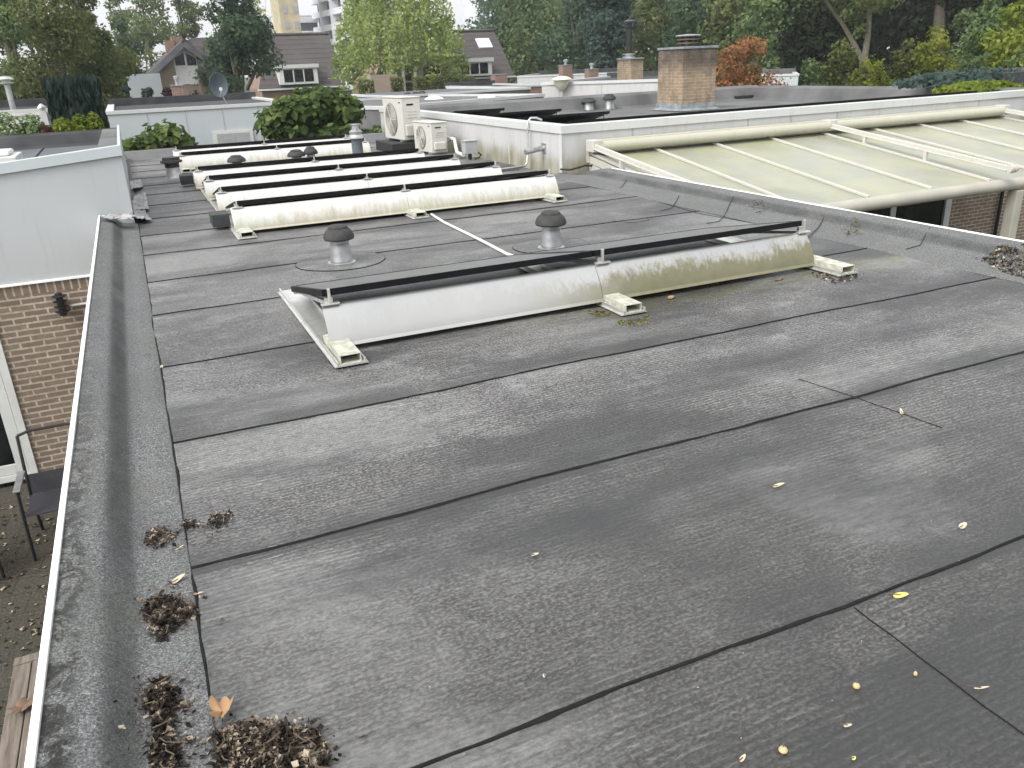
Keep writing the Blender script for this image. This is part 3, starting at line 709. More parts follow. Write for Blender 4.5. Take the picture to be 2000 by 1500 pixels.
# ================================================================== house on the right (white parapet)
RH = thing('flat_roofed_house', 'flat roofed house with a dirty white parapet behind the right kerb', 'building', (5.04, 9.54, GZ))
ZT = .585
b = MB(); b.box(5.04, 14.3, 9.54, 9.66, -.04, ZT-.105); obj('fascia_panel', b, 'fascia_white', RH)
b = MB(); b.box(5.04, 5.16, 9.662, 17.9, -.45, ZT-.105); obj('fascia_panel', b, 'fascia_white', RH)
b = MB(); b.box(5.018, 14.3, 9.518, 9.70, ZT-.103, ZT); b.box(5.018, 5.20, 9.702, 17.9, ZT-.103, ZT); obj('cap_trim', b, 'trim_white', RH, bevel=.004)
for u, v in ((1236, 260), (1462, 235), (1547, 220), (1637, 215), (1914, 195)):
    p = at(u, v, 9.53); b = MB(); b.box(p.x-.012, p.x+.012, 9.534, 9.5395, -.04, ZT-.104); obj('joint_strip', b, 'grey_plastic', RH)
p = at(1100, 300, 9.53); b = MB(); b.box(5.030, 5.039, 9.531, 9.60, -.04, ZT-.104); obj('corner_strip', b, 'trim_white', RH)
for y in (11.2, 13.4, 15.6): b = MB(); b.box(5.034, 5.0395, y-.01, y+.01, -.1, ZT-.104); obj('joint_strip', b, 'trim_white', RH)
b = MB(); b.box(5.16, 14.3, 9.662, 17.8, .10, .30); obj('roof_surface', b, 'rooffelt_grey', RH)
b = MB(); b.extrude_x([(16.35, .301), (16.5, .34), (16.62, .56), (16.75, .60), (17.1, .60), (17.12, .1)], 5.16, 14.3, nx=30); obj('kerb', b, 'rooffelt_grey', RH, True)
b = MB(); b.extrude_y([(14.31, .1), (14.30, .60), (14.12, .60), (14.0, .56), (13.9, .34), (13.75, .301)], 9.7, 16.4, 30); obj('kerb', b, 'rooffelt_grey', RH, True)
b = MB(); b.box(5.2, 11.1, 9.60, 9.74, GZ, -.042); b.box(12.55, 14.3, 9.60, 9.74, GZ, -.042); b.box(5.16, 5.19, 9.74, 17.8, GZ, -.46); obj('wall', b, 'brick_brown', RH)
gd = MB(); gd.box(11.12, 11.24, 9.57, 9.66, GZ, -.05); gd.box(12.40, 12.54, 9.57, 9.66, GZ, -.05); gd.box(11.24, 12.40, 9.57, 9.66, -.14, -.05); fr = obj('patio_door', gd, 'frame_white', RH, bevel=.004)
g = MB(); g.box(11.24, 12.40, 9.61, 9.62, GZ, -.14); obj('pane', g, 'glass', fr)
gd = MB(); gd.box(9.2, 11.10, 9.57, 9.598, GZ, -1.0); obj('window', gd, 'glass', RH)
b = MB(); dp = at(1958, 400, 9.5); b.tube([(dp.x, 9.54, -.05), (dp.x, 9.54, GZ)], .03, 8); obj('downpipe', b, 'rubber', RH)
# chimney of that house
def chimney(name, x, y, w, d, z0, z1, label, mat, lead=True, cat='chimney'):
    t = thing(name, label, cat, (x, y, z0))
    b = MB(); b.box(x, x+w, y, y+d, z0, z1); obj('stack', b, mat, t)
    b = MB(); b.box(x-.025, x+w+.025, y-.025, y+d+.025, z1+.001, z1+.045); obj('capping', b, 'lead', t, bevel=.006)
    if lead:
        b = MB(); h = .15; o0, o1 = .015, .10
        n = 12
        def ring(o, z, wob):
            pts = []
            for (ax, ay), (bx, by) in (((x-o, y-o), (x+w+o, y-o)), ((x+w+o, y-o), (x+w+o, y+d+o)), ((x+w+o, y+d+o), (x-o, y+d+o)), ((x-o, y+d+o), (x-o, y-o))):
                for i in range(n): s = i/n; pts.append((ax+(bx-ax)*s, ay+(by-ay)*s, z+wob*nz(ax+bx*s+i*.5, ay+i*.3)))
            return pts
        A = ring(o0, z0+h, .01); B = ring(o0+.012, z0+.05, .012); Cc = ring(o1, z0+.012, .008)
        for P, Q in ((A, B), (B, Cc)):
            for i in range(len(P)): j = (i+1) % len(P); b.face(Q[i], Q[j], P[j], P[i])
        obj('lead_flashing', b, 'lead', t)
    return t
ch = chimney('brick_chimney', 10.25, 14.22, .81, .86, .30, 1.47, 'large sooty brick chimney with lead flashing and a round cowl', 'brick_chimney')
cx, cy = 10.66, 14.65; zc = 1.516
b = MB(); b.lathe([(.17, 0), (.17, .03), (.15, .03), (.15, .06)], (cx, cy, zc), 24)
for k in range(8):
    a = k*math.pi/4; b.bar((cx+.19*math.cos(a), cy+.19*math.sin(a), zc+.02), (cx+.19*math.cos(a), cy+.19*math.sin(a), zc+.19), .05, .012, (math.cos(a), math.sin(a), 0))
b.lathe([(.20, .045), (.22, .05), (.22, .075), (.20, .08)], (cx, cy, zc), 24); b.lathe([(.20, .115), (.23, .12), (.23, .145), (.20, .15)], (cx, cy, zc), 24)
obj('cowl', b, 'bark', ch)
b = MB(); b.lathe([(.16, .185), (.25, .19), (.255, .205), (.24, .22), (.02, .235)], (cx, cy, zc), 24); obj('cowl_lid', b, 'zinc', ch, True)
for (u, v) in ((1150, 216), (1190, 214)):
    p = atz(u, v, .30)
    vent(p.x, p.y, rc=.17 if u < 1170 else .15, h=.28 if u < 1170 else .34, stem_r=.11, z0=.30, label='black capped vent on the right roof, %s' % ('half hidden behind a dark panel' if u < 1170 else 'with a clear white stem'))
# its solar rows, seen edge on
def dark_row(x0, x1, y, label, zb=.30, tilt=.22):
    t = thing('solar_array', label, 'solar panels', (x0, y, zb), 'dark solar rows on the right roof'); n = max(1, round((x1-x0)/1.7)); w = (x1-x0)/n
    for i in range(n):
        a, b_ = x0+i*w+.008, x0+(i+1)*w-.008; P = []
        for off in (-.035, 0):
            for (yy, zz) in ((y, zb+.30), (y+1.0, zb+.30-tilt)):
                for xx in (a, b_): P.append((xx, yy, zz+off))
        e = MB(); e.hexa(P); pn = obj('solar_panel', e, 'black_frame', t)
        g = MB(); g.face((a+.02, y+.02, zb+.302-tilt*.02), (b_-.02, y+.02, zb+.302-tilt*.02), (b_-.02, y+.98, zb+.302-tilt*.98), (a+.02, y+.98, zb+.302-tilt*.98)); obj('cell_sheet', g, 'cells', pn)
        e = MB(); e.box(a+.02, a+.06, y+.06, y+.09, zb+.002, zb+.25); e.box(b_-.06, b_-.02, y+.06, y+.09, zb+.002, zb+.25); e.bar((a+.04, y+.1, zb+.03), (a+.04, y+.95, zb+.03), .04, .04); obj('bracket', e, 'alu', t)
    return t
dark_row(5.42, 13.3, 10.0, 'long dark solar row right behind the white front parapet of the right house')
dark_row(5.30, 6.85, 11.35, 'short dark solar row behind the long one, its end on a leg')
dark_row(5.30, 6.75, 12.75, 'short dark solar row third from the white front parapet')
dark_row(5.30, 6.3, 14.1, 'short dark solar row farthest back behind the heat pumps')

# wall spout, conduit, box and pipes
p0 = Vector((5.036, 10.05, .275))
sp = thing('wall_spout', 'grey overflow spout sticking out of the white side wall', 'pipe', p0)
b = MB(); b.tube([p0, p0+Vector((-.30, -.05, -.03))], .034, 16, cap=False); b.tube([p0+Vector((-.02, 0, 0)), p0+Vector((-.299, -.05, -.03))], .030, 16); obj('pipe', b, 'zinc', sp, True)
b = MB(); b.box(5.026, 5.039, 9.99, 10.11, .21, .335); obj('flange', b, 'zinc', sp)
b = MB(); yy = 10.42; P = [(5.20, yy, ZT+.02), (5.12, yy, ZT+.055), (5.03, yy, ZT+.06), (4.985, yy, ZT+.01), (4.98, yy, ZT-.08), (4.97, yy, .2), (4.955, yy, .06), (4.92, yy-.01, .022), (4.85, yy-.03, .016), (4.3, yy-.16, .016)]
b.tube(P, .014, 10); tag(obj('bent_conduit', b, 'steel_pipe', smooth=True), 'thin grey conduit hooked over the white parapet and down to the roof', 'conduit')
q = at(918, 303, 11.9)
jb = thing('junction_box', 'grey junction box low against the white side wall', 'box', (q.x, 11.9, 0))
b = MB(); b.box(q.x-.10, q.x+.11, 11.83, 11.99, .09, .27); obj('case', b, 'grey_plastic', jb, bevel=.008)
b = MB(); b.box(q.x-.11, q.x+.12, 11.82, 12.0, .272, .285); obj('lid', b, 'grey_plastic', jb, bevel=.003)
b = MB(); b.tube([(q.x+.13, 11.9, .10), (q.x+.17, 11.86, .06), (q.x+.12, 11.82, .03), (q.x+.05, 11.84, .012)], .012, 8); b.tube([(q.x, 11.9, .0), (q.x, 11.9, .09)], .03, 8); obj('cable', b, 'rubber', jb)
b = MB(); P = [at(868, 285, 13.0), at(890, 282, 12.8), at(897, 262, 12.8), at(897, 250, 12.9)]; P = [at(905, 303, 12.2), at(893, 298, 12.5), at(890, 285, 12.8), at(888, 272, 13.0), at(868, 268, 13.2)]
b.tube(P, .028, 10); tag(obj('insulated_pipe', b, 'white_pvc', smooth=True), 'thick white insulated pipe from the small heat pump to the grey box', 'pipe')
b = MB(); b.tube([at(866, 280, 13.25), at(878, 274, 13.3), at(895, 262, 13.5), at(893, 258, 13.9)], .022, 8); tag(obj('refrigerant_pipe', b, 'zinc', smooth=True), 'grey refrigerant pipe bent between small heat pump and white wall', 'pipe')

b = MB(); b.tube([(4.99, 9.50, .05), (5.08, 9.40, .045), (5.20, 9.36, .07), (5.30, 9.40, .08), (5.42, 9.36, .07)], .012, 8); tag(obj('black_cable', b, 'rubber', smooth=True), 'short black cable curling round the foot of the white wall corner', 'cable')
# ------------------------------------------------------------------ heat pump units
def heat_pump(name, label, fx, fy_, L, D, H, z0, rot):
    t = thing(name, label, 'heat pump', (fx, fy_, 0))
    # local frame: fan face on x = 0 looking to -x, running along +y; short end on y = 0 looking to -y
    q = Matrix.Rotation(rot, 3, 'Z'); O = Vector((fx, fy_, 0))
    def W(x, y, z): return O + q @ Vector((x, y, z))
    def hb(mb, x0, x1, y0, y1, za, zb): mb.hexa([W(x, y, z) for z in (za, zb) for y in (y0, y1) for x in (x0, x1)])
    b = MB(); hb(b, 0, D, 0, L, z0, z0+H-.02); body = obj('casing', b, 'ac_white', t, bevel=.012)
    b = MB(); hb(b, -.012, D+.012, -.012, L+.012, z0+H-.019, z0+H); obj('top_cover', b, 'ac_white', t, bevel=.008)
    cy_, cz, rr = L*.58, z0+H*.47, min(H, L)*.36
    b = MB(); n = 28
    pts = [W(-.008, cy_+rr*1.08*math.cos(2*math.pi*k/n), cz+rr*1.08*math.sin(2*math.pi*k/n)) for k in range(n)]; b.face(*pts); g = obj('fan_grille', b, 'grille', t)
    b = MB()
    for i in range(1, 9):
        r0 = rr*i/8; P = [W(-.014, cy_+r0*math.cos(2*math.pi*k/n), cz+r0*math.sin(2*math.pi*k/n)) for k in range(n+1)]; b.tube(P, .004, 5, False)
    for k in range(6): a = k*math.pi/3; b.tube([W(-.016, cy_, cz), W(-.016, cy_+rr*math.cos(a), cz+rr*math.sin(a))], .005, 5)
    obj('grille_wire', b, 'ac_white', g)
    b = MB(); hb(b, D*.25, D*.62, -.004, 0.0, z0+H*.80, z0+H*.84); obj('handle_slot', b, 'dark_hole', t)
    b = MB(); hb(b, -.003, 0, L*.06, L*.16, z0+H*.86, z0+H*.885); obj('handle_slot', b, 'dark_hole', t)
    for i in range(3):
        b = MB(); hb(b, D*.25, D*.75, -.006, 0., z0+H*(.52+i*.07), z0+H*(.54+i*.07)); obj('louvre', b, 'ac_white', t)
    b = MB(); hb(b, D*.1, D*.85, -.05, -.001, z0+H*.10, z0+H*.36); obj('valve_cover', b, 'ac_white', t, bevel=.015)
    for y in (L*.14, L*.82):
        b = MB(); hb(b, -.02, D+.02, y-.03, y+.03, max(0, z0-.03), z0-.001); obj('foot', b, 'zinc', t)
    return t
heat_pump('heat_pump', 'tall white heat pump on a black stand, left of the smaller unit', 4.28, 13.85, .88, .34, .70, .19, R_(5))
b = MB(); b.box(4.03, 4.60, 13.75, 14.8, .0, .155); tag(obj('heat_pump_stand', b, 'rubber', bevel=.01), 'low black rubber stand under the tall white heat pump', 'stand')
heat_pump('heat_pump', 'smaller beige heat pump standing low in front of the tall white one', 4.47, 12.98, .72, .28, .48, .03, R_(5))

# ================================================================== veranda on the right
VE = thing('veranda_roof', 'cream veranda roof with algae stained polycarbonate sheets and round gutter', 'veranda', (5.4, 9.5, GZ))
def vz(y): return .20+(y-9.3)*.1444
xs = [5.42, 6.35, 7.32, 8.30, 9.28, 10.26, 11.22, 12.16, 13.1]
ya, yb = 9.44, 6.62
for a, c in zip(xs, xs[1:]):
    b = MB(); b.face((a, yb, vz(yb)-.02), (c, yb, vz(yb)-.02), (c, ya, vz(ya)-.02), (a, ya, vz(ya)-.02)); obj('roof_sheet', b, 'poly', VE, thick=.016)
for i, x in enumerate(xs):
    w = .034 if 0 < i < len(xs)-1 else .06
    b = MB(); b.bar((x, yb, vz(yb)+.004), (x, ya, vz(ya)+.004), w, .028); b.bar((x, yb, vz(yb)-.075), (x, ya, vz(ya)-.075), .06, .09); obj('glazing_bar', b, 'cream_rail', VE, bevel=.003)
b = MB(); b.box(5.38, 13.14, 9.44, 9.515, vz(9.44)-.12, vz(9.44)+.03); obj('wall_beam', b, 'cream_alu', VE, bevel=.004)
b = MB(); b.tube([(5.38, 6.58, -.255), (13.2, 6.58, -.255)], .072, 20); obj('gutter', b, 'post_cream', VE, True)
for x in (9.72, 5.5, 13.0):
    b = MB(); b.box(x-.065, x+.065, 6.51, 6.64, GZ, -.33); obj('post', b, 'post_cream', VE, bevel=.01)
# side triangle panel under the left bar with its slots
b = MB(); b.face((5.40, 7.3, vz(7.3)-.13), (5.40, 9.44, vz(9.44)-.13), (5.40, 9.44, vz(9.44)-.36), (5.40, 7.3, vz(7.3)-.36)); obj('side_panel', b, 'cream_rail', VE, thick=.03)
AW = thing('veranda_awning', 'cream awning cassette and raised guide rails above the veranda sheets', 'awning', (5.4, 9.3, .3))
for a, c in ((5.46, 9.33), (9.42, 13.06)):
    b = MB(); pr = []
    for k in range(20): an = 2*math.pi*k/20; pr.append((9.33+.082*math.cos(an), .305+.072*math.sin(an)))
    b.extrude_x(pr, a, c, True, 8); obj('cassette', b, 'cream_alu', AW, True)
    b = MB(); b.box(a, c, 9.36, 9.51, .345, .385); obj('cassette_hood', b, 'cream_alu', AW, bevel=.008)
for x in (5.42, 9.375, 13.1):
    yy0, yy1 = 9.44, 6.45; za, zb = .335, -.035
    b = MB(); b.bar((x-.035, yy1, zb), (x-.035, yy0, za), .042, .06); b.bar((x+.035, yy1, zb-.018), (x+.035, yy0, za-.018), .016, .03); b.bar((x-.072, yy1, zb-.022), (x-.072, yy0, za-.022), .014, .022); obj('guide_rail', b, 'cream_rail', AW, bevel=.006)
    b = MB(); b.tube([(x-.07, yy1-.02, zb), (x+.05, yy1-.02, zb)], .045, 14); b.tube([(x-.045, yy1-.02, zb), (x-.03, yy1-.02, zb)], .052, 14); b.tube([(x+.005, yy1-.02, zb), (x+.02, yy1-.02, zb)], .052, 14); obj('end_pulley', b, 'cream_rail', AW, True)
    b = MB(); b.box(x-.08, x+.06, 9.26, 9.45, .245, .395); obj('end_cap', b, 'cream_rail', AW, bevel=.01)
    for t_ in (.28, .62):
        y_ = yy0+(yy1-yy0)*t_; b = MB(); b.box(x-.09, x-.05, y_-.02, y_+.02, vz(y_)+.0, za+(zb-za)*t_-.03); obj('rail_support', b, 'cream_rail', AW)

# ================================================================== foliage
def leaves_np(P, N, size, shape='quad', rng=None, flat=.0):
    n = len(P); rng = rng or np.random.default_rng(1)
    N = N + rng.normal(0, .65, (n, 3)); N[:, 2] += flat; N /= np.linalg.norm(N, axis=1)[:, None]+1e-9
    A = rng.normal(0, 1, (n, 3)); T = np.cross(N, A); T /= np.linalg.norm(T, axis=1)[:, None]+1e-9; B = np.cross(N, T)
    s = size*(.6+.8*rng.random(n))[:, None]
    if shape == 'quad':
        V = np.stack([P-T*s*.5, P+B*s*.32, P+T*s*.5, P-B*s*.32], 1); F = np.arange(n*4).reshape(n, 4)
    else:       # broad folded leaf of six corners
        V = np.stack([P-T*s*.5, P-T*s*.1+B*s*.42+N*s*.10, P+T*s*.3+B*s*.26+N*s*.08, P+T*s*.62-N*s*.06, P+T*s*.3-B*s*.26+N*s*.08, P-T*s*.1-B*s*.42+N*s*.10], 1)
        F = np.concatenate([np.arange(n*6).reshape(n, 6)[:, [0, 1, 2, 3]], np.arange(n*6).reshape(n, 6)[:, [0, 3, 4, 5]]])
    return V.reshape(-1, 3), F
def np_mesh(name, V, F, mat, parent):
    off = WL.get(parent.name, Vector((0, 0, 0))) if parent else Vector((0, 0, 0))
    V = V - np.array(off)
    me = bpy.data.meshes.new(name); me.vertices.add(len(V)); me.vertices.foreach_set('co', V.astype(np.float32).ravel())
    me.loops.add(F.size); me.loops.foreach_set('vertex_index', F.astype(np.int32).ravel())
    me.polygons.add(len(F)); me.polygons.foreach_set('loop_start', np.arange(0, F.size, F.shape[1], dtype=np.int32))
    me.update(calc_edges=True); me.materials.append(M[mat])
    o = bpy.data.objects.new(name, me); COL.objects.link(o)
    if parent: o.parent = parent; WL[o.name] = off
    return o
def blob_points(blobs, n, rng, shell=.55):
    vol = np.array([b[3]*b[4]*b[5] for b in blobs])**.75; pick = rng.choice(len(blobs), n, p=vol/vol.sum()); B = np.array(blobs)[pick]
    D = rng.normal(0, 1, (n, 3)); D /= np.linalg.norm(D, axis=1)[:, None]
    r = (shell+(1-shell)*rng.random(n)**.6)*(1+.12*rng.normal(0, 1, n)); return B[:, :3]+D*B[:, 3:6]*r[:, None], D
def tree(name, label, cat, base, h, w, mat, n=6000, leaf=.2, trunk_r=.18, bark='bark', low=.18, seed=0, group=None, nb=16, shape='round', limbs=5, fold=False, top=1.0):
    rng = np.random.default_rng(seed+11); rd = random.Random(seed)
    t = thing(name, label, cat, base, group); bx, by, bz = base
    blobs = []
    for i in range(nb):
        f = low+(top-low)*(i+.5)/nb; f += rd.uniform(-.05, .05)
        if shape == 'round': rad = w/2*math.sin(math.pi*min(1, max(.12, (f-low)/(1.02-low))*.86+.10))
        elif shape == 'cone': rad = w/2*(1.05-(f-low)/(1-low))
        else: rad = w/2
        a = rd.uniform(0, 6.283)+i*2.4; ro = rad*rd.uniform(.25, .62); br = max(.14*w, rad*rd.uniform(.40, .62))
        blobs.append((bx+ro*math.cos(a), by+ro*math.sin(a), bz+f*h, br, br, br*rd.uniform(.6, .85)))
    P, D = blob_points(blobs, n, rng)
    V, F = leaves_np(P, D, leaf, 'fold' if fold else 'quad', rng, .35); np_mesh('crown', V, F, mat, t)
    b = MB(); ph = h*(low+.55*(1-low)); k = []
    for i in range(7): s = i/6; k.append((bx+.25*w*.12*math.sin(s*3+seed), by+.02*w*math.cos(s*4+seed), bz-.1+ph*s))
    b.tube(k, [trunk_r*(1.25-.95*i/6) for i in range(7)], 8)
    for bl in rd.sample(blobs, min(limbs, len(blobs))):
        s = rd.uniform(.35, .8); p = Vector(k[int(s*6)]); e = Vector(bl[:3]); mdl = (p+e)/2+Vector((0, 0, .08*h*rd.uniform(-.2, .6)))
        b.tube([p, mdl, e], [trunk_r*.45, trunk_r*.3, trunk_r*.1], 6)
    obj('trunk', b, bark, t, True)
    return t
def ground_at(u, v, d): p = atd(u, v, d); return Vector((p.x, p.y, GZ))
def tree_px(name, label, cat, u, d, wpx, hm, mat, **k):
    p = atd(u, 150, d); w = wpx/FPX*d*1.08
    return tree(name, label, cat, (p.x, p.y, GZ-.05), hm, w, mat, **k)
TL = 'trees beyond the roofs on the left'
# left: tall plane like trees
tree_px('leafy_tree', 'tall green tree at the left picture edge, trunk glimpsed behind leaves', 'tree', 30, 34, 150, 12.5, 'leaf_mid', n=22000, leaf=.12, seed=1, low=.05, shape='col', bark='bark_pale', group=TL, nb=22)
tree_px('leafy_tree', 'broad yellowing tree behind the white fence and dark yew', 'tree', 120, 33, 150, 12.0, 'leaf_olive', n=24000, leaf=.12, seed=2, low=.06, shape='col', group=TL, nb=22)
tree_px('leafy_tree', 'rounded olive tree with bronze tips at the right of the left tree group', 'tree', 195, 36, 110, 7.4, 'leaf_olive', n=14000, leaf=.12, seed=3, low=.05, group=TL, nb=18)
tree_px('leafy_tree', 'dark blurred tree in shade between olive tree and gabled house', 'tree', 258, 58, 90, 7.0, 'leaf_dark', n=5000, leaf=.24, seed=4, low=.05, group=TL)
tree_px('leafy_tree', 'slender airy poplar against the white sky behind the gabled house', 'tree', 300, 95, 95, 20, 'leaf_olive', n=5200, leaf=.34, seed=5, low=.1, group=TL, nb=22)
tree_px('leafy_tree', 'thin topped tree against the sky between the airy poplar and dark pear tree', 'tree', 262, 110, 70, 16, 'leaf_mid', n=3800, leaf=.36, seed=6, low=.1, group=TL, nb=18)
tree_px('leafy_tree', 'pale distant tree rising to the left of the dark pear tree', 'tree', 372, 100, 70, 20, 'leaf_olive', n=5200, leaf=.34, seed=61, low=.1, group=TL, nb=22)
tree_px('leafy_tree', 'dense dark green pear tree in front of the tiled roof with dormer', 'tree', 458, 50, 138, 10.5, 'leaf_dark', n=13000, leaf=.22, seed=7, low=.06, nb=24)
tree_px('birch_tree', 'thin bare topped birch in front of the yellow tower', 'tree', 520, 88, 70, 15, 'leaf_birch', n=900, leaf=.3, seed=8, low=.35, bark='bark_birch', nb=10, limbs=9)
tree_px('leafy_tree', 'full green tree filling the gap behind the two leftmost trees', 'tree', 85, 44, 150, 13, 'leaf_mid', n=15000, leaf=.17, seed=62, low=.05, shape='col', group=TL, nb=26)
tree_px('leafy_tree', 'tree showing behind the rounded olive tree, at the left of the sky gap', 'tree', 175, 47, 100, 10.5, 'leaf_olive', n=11000, leaf=.17, seed=63, low=.05, group=TL, nb=24)
tree_px('leafy_tree', 'tree cut off by the left picture edge behind the steel flue', 'tree', -25, 36, 110, 11, 'leaf_mid', n=12000, leaf=.13, seed=64, low=.05, shape='col', group=TL, nb=22)
# hanging birch
bt = atd(785, 150, 67)
def birch(base, h, w, seed):
    rng = np.random.default_rng(seed); t = thing('birch_tree', 'large yellow green weeping birch between the two tiled roofs', 'tree', base)
    bx, by, bz = base; pts = []
    for i in range(520):
        a = rng.random()*6.283; r = w/2*math.sqrt(rng.random()); topz = bz+h*(1-.55*(r/(w/2))**2)*(.62+.38*rng.random()); ln = h*(.10+.26*rng.random())
        m_ = int(26+24*rng.random()); s = rng.random(m_)
        px = bx+r*math.cos(a)+.25*rng.normal(0, 1, m_)*(.4+s*.5); py = by+r*math.sin(a)+.25*rng.normal(0, 1, m_)*(.4+s*.5); pz = np.maximum(topz-ln*s, bz+2.3+2.4*rng.random())
        pts.append(np.stack([px, py, pz], 1))
    P = np.concatenate(pts); D = rng.normal(0, 1, P.shape)
    V, F = leaves_np(P, D, .26, 'quad', rng, 0.); np_mesh('crown', V, F, 'leaf_birch', t)
    b = MB()
    for dx, dy in ((-.9, 0), (.3, .3), (1.4, -.2)):
        b.tube([(bx+dx*.5, by+dy, bz-.1), (bx+dx*.8, by+dy, bz+h*.3), (bx+dx*1.1, by+dy, bz+h*.8)], [.17, .13, .04], 8)
    obj('trunk', b, 'bark_birch', t, True)
birch((bt.x, bt.y, GZ), 13.5, 10.0, 5)
# the wood behind the right half: individually planted trees in three belts
GW = 'trees of the wood along the right'
woods = []
kinds = ['leaf_mid', 'leaf_dark', 'leaf_olive', 'leaf_mid', 'leaf_dark']
spec = [
 # u, dist, wpx, height, material, label
 (985, 92, 110, 15, 'leaf_dark', 'dark tree just right of the second tiled house'),
 (1055, 86, 130, 15, 'leaf_mid', 'full green tree above the mushroom street lamp'),
 (1130, 80, 120, 15, 'leaf_dark', 'deep green tree left of the black flue'),
 (1185, 62, 85, 12, 'leaf_blue', 'blue green conifer like tree close behind the small brick chimney'),
 (1235, 76, 120, 15, 'leaf_mid', 'pale topped green tree behind the black flue'),
 (1300, 66, 120, 13.5, 'leaf_olive', 'light green tree directly above the large chimney'),
 (1375, 60, 120, 13, 'leaf_dark', 'dark tree right above the chimney cowl'),
 (1450, 56, 120, 12.5, 'leaf_olive', 'yellow green tree above the red maple'),
 (1530, 52, 130, 12, 'leaf_mid', 'green tree behind the white box building'),
 (1015, 135, 150, 21, 'leaf_dark', 'distant tree of the wood beside the roof ridge'),
 (1120, 120, 150, 21, 'leaf_mid', 'distant tree of the wood behind the lamp'),
 (1220, 110, 150, 20, 'leaf_dark', 'distant tree of the wood behind the flue'),
 (1320, 100, 150, 19, 'leaf_mid', 'distant tree of the wood above the chimney'),
 (1420, 90, 150, 18, 'leaf_dark', 'distant tree of the wood above the red maple'),
 (1520, 84, 150, 17, 'leaf_dark', 'distant tree of the wood above the white box'),
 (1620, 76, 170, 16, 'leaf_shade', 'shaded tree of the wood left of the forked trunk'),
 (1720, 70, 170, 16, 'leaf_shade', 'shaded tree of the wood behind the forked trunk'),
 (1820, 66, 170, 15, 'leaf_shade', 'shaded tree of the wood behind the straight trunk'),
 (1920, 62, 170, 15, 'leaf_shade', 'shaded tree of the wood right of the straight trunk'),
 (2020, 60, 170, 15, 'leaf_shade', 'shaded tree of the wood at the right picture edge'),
 (1600, 50, 120, 11.5, 'leaf_shade', 'dim tree with brown undergrowth left of the forked trunk'),
]
for i, (u, d, w, h, mt, lab) in enumerate(spec):
    far = d > 80
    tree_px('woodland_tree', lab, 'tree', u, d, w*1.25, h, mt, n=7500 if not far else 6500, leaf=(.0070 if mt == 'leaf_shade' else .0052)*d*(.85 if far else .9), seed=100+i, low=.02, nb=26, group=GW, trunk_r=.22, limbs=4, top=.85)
# trunks one can tell apart
def bare_trunk(pts, label, mat, u0, d, leaf_mat, crown, seed):
    t = thing('woodland_tree', label, 'tree', ground_at(u0, 150, d), GW); b = MB()
    for path, r0, r1 in pts:
        P = [atd(u, v, d+dd) for u, v, dd in path]; b.tube(P, [r0+(r1-r0)*i/(len(P)-1) for i in range(len(P))], 8)
    obj('trunk', b, mat, t, True)
    rng = np.random.default_rng(seed); bl = []
    for (u, v, w) in crown:
        p = atd(u, v, d-1.0+2*rng.random()); r = w/FPX*d; bl.append((p.x, p.y, p.z, r, r, r*.8))
    P, D = blob_points(bl, 3500, rng); V, F = leaves_np(P, D, .19, 'quad', rng, .3); np_mesh('crown', V, F, leaf_mat, t)
bare_trunk([([(1690, 200, 0), (1690, 135, 0), (1686, 118, 0)], .27, .20), ([(1687, 124, 0), (1695, 70, 0), (1698, 20, 0), (1702, -60, 0)], .145, .08), ([(1686, 122, 0), (1668, 85, .5), (1645, 45, .8), (1615, 5, 1), (1590, -30, 1.4)], .125, .06)],
    'tree with a pale forked trunk in front of the dark wood', 'bark_pale', 1690, 42, 'leaf_olive', [(1690, -10, 40), (1668, 25, 22), (1660, 5, 28), (1720, -20, 40), (1610, -40, 45), (1680, 60, 14)], 4)
bare_trunk([([(1832, 190, 0), (1832, 70, 0), (1836, 20, 0), (1842, -60, 0)], .30, .22)], 'tree with a straight dark trunk right of the forked one', 'bark', 1832, 48, 'leaf_shade', [(1842, -30, 50), (1800, -40, 40), (1880, -20, 40)], 5)
# shrubs at the foot of the wood
GS = 'shrubs in front of the wood'
sh = [(1585, 40, 70, 3.1, 'leaf_mid', 'green shrub beside the white box building'),
 (1640, 41, 80, 3.6, 'leaf_hedge', 'brownish green shrub left of the forked trunk foot'),
 (1700, 36, 95, 2.9, 'leaf_lime', 'bright lime leaved shrub at the foot of the forked trunk'),
 (1765, 38, 70, 3.5, 'leaf_hedge', 'bronze tinted shrub right of the lime leaved shrub'),
 (1815, 37, 80, 3.9, 'leaf_lime', 'yellowing shrub below the straight dark trunk'),
 (1870, 40, 70, 4.6, 'leaf_mid', 'upright green shrub right of the straight dark trunk'),
 (1925, 36, 75, 5.2, 'leaf_mid', 'tall grey green shrub reaching up at the right'),
 (1975, 34, 95, 4.7, 'leaf_lime', 'yellow green shrub close to the right picture edge'),
 (2040, 33, 90, 4.4, 'leaf_olive', 'shrub cut off by the right picture edge'),
 (1545, 48, 60, 3.4, 'leaf_shade', 'dark shrub behind the white box building')]
for i, (u, d, w, h, mt, lab) in enumerate(sh):
    tree_px('garden_shrub', lab, 'shrub', u, d, w*1.3, h*1.13, mt, n=4600, leaf=.16, seed=300+i, low=.05, nb=24, group=GS, trunk_r=.05)
p = atd(1450, 150, 30)
tree('maple_tree', 'red and orange maple beside the large chimney', 'tree', (p.x, p.y, GZ), 4.35, 3.0, 'leaf_red', n=7500, leaf=.11, seed=21, low=.30, nb=30)
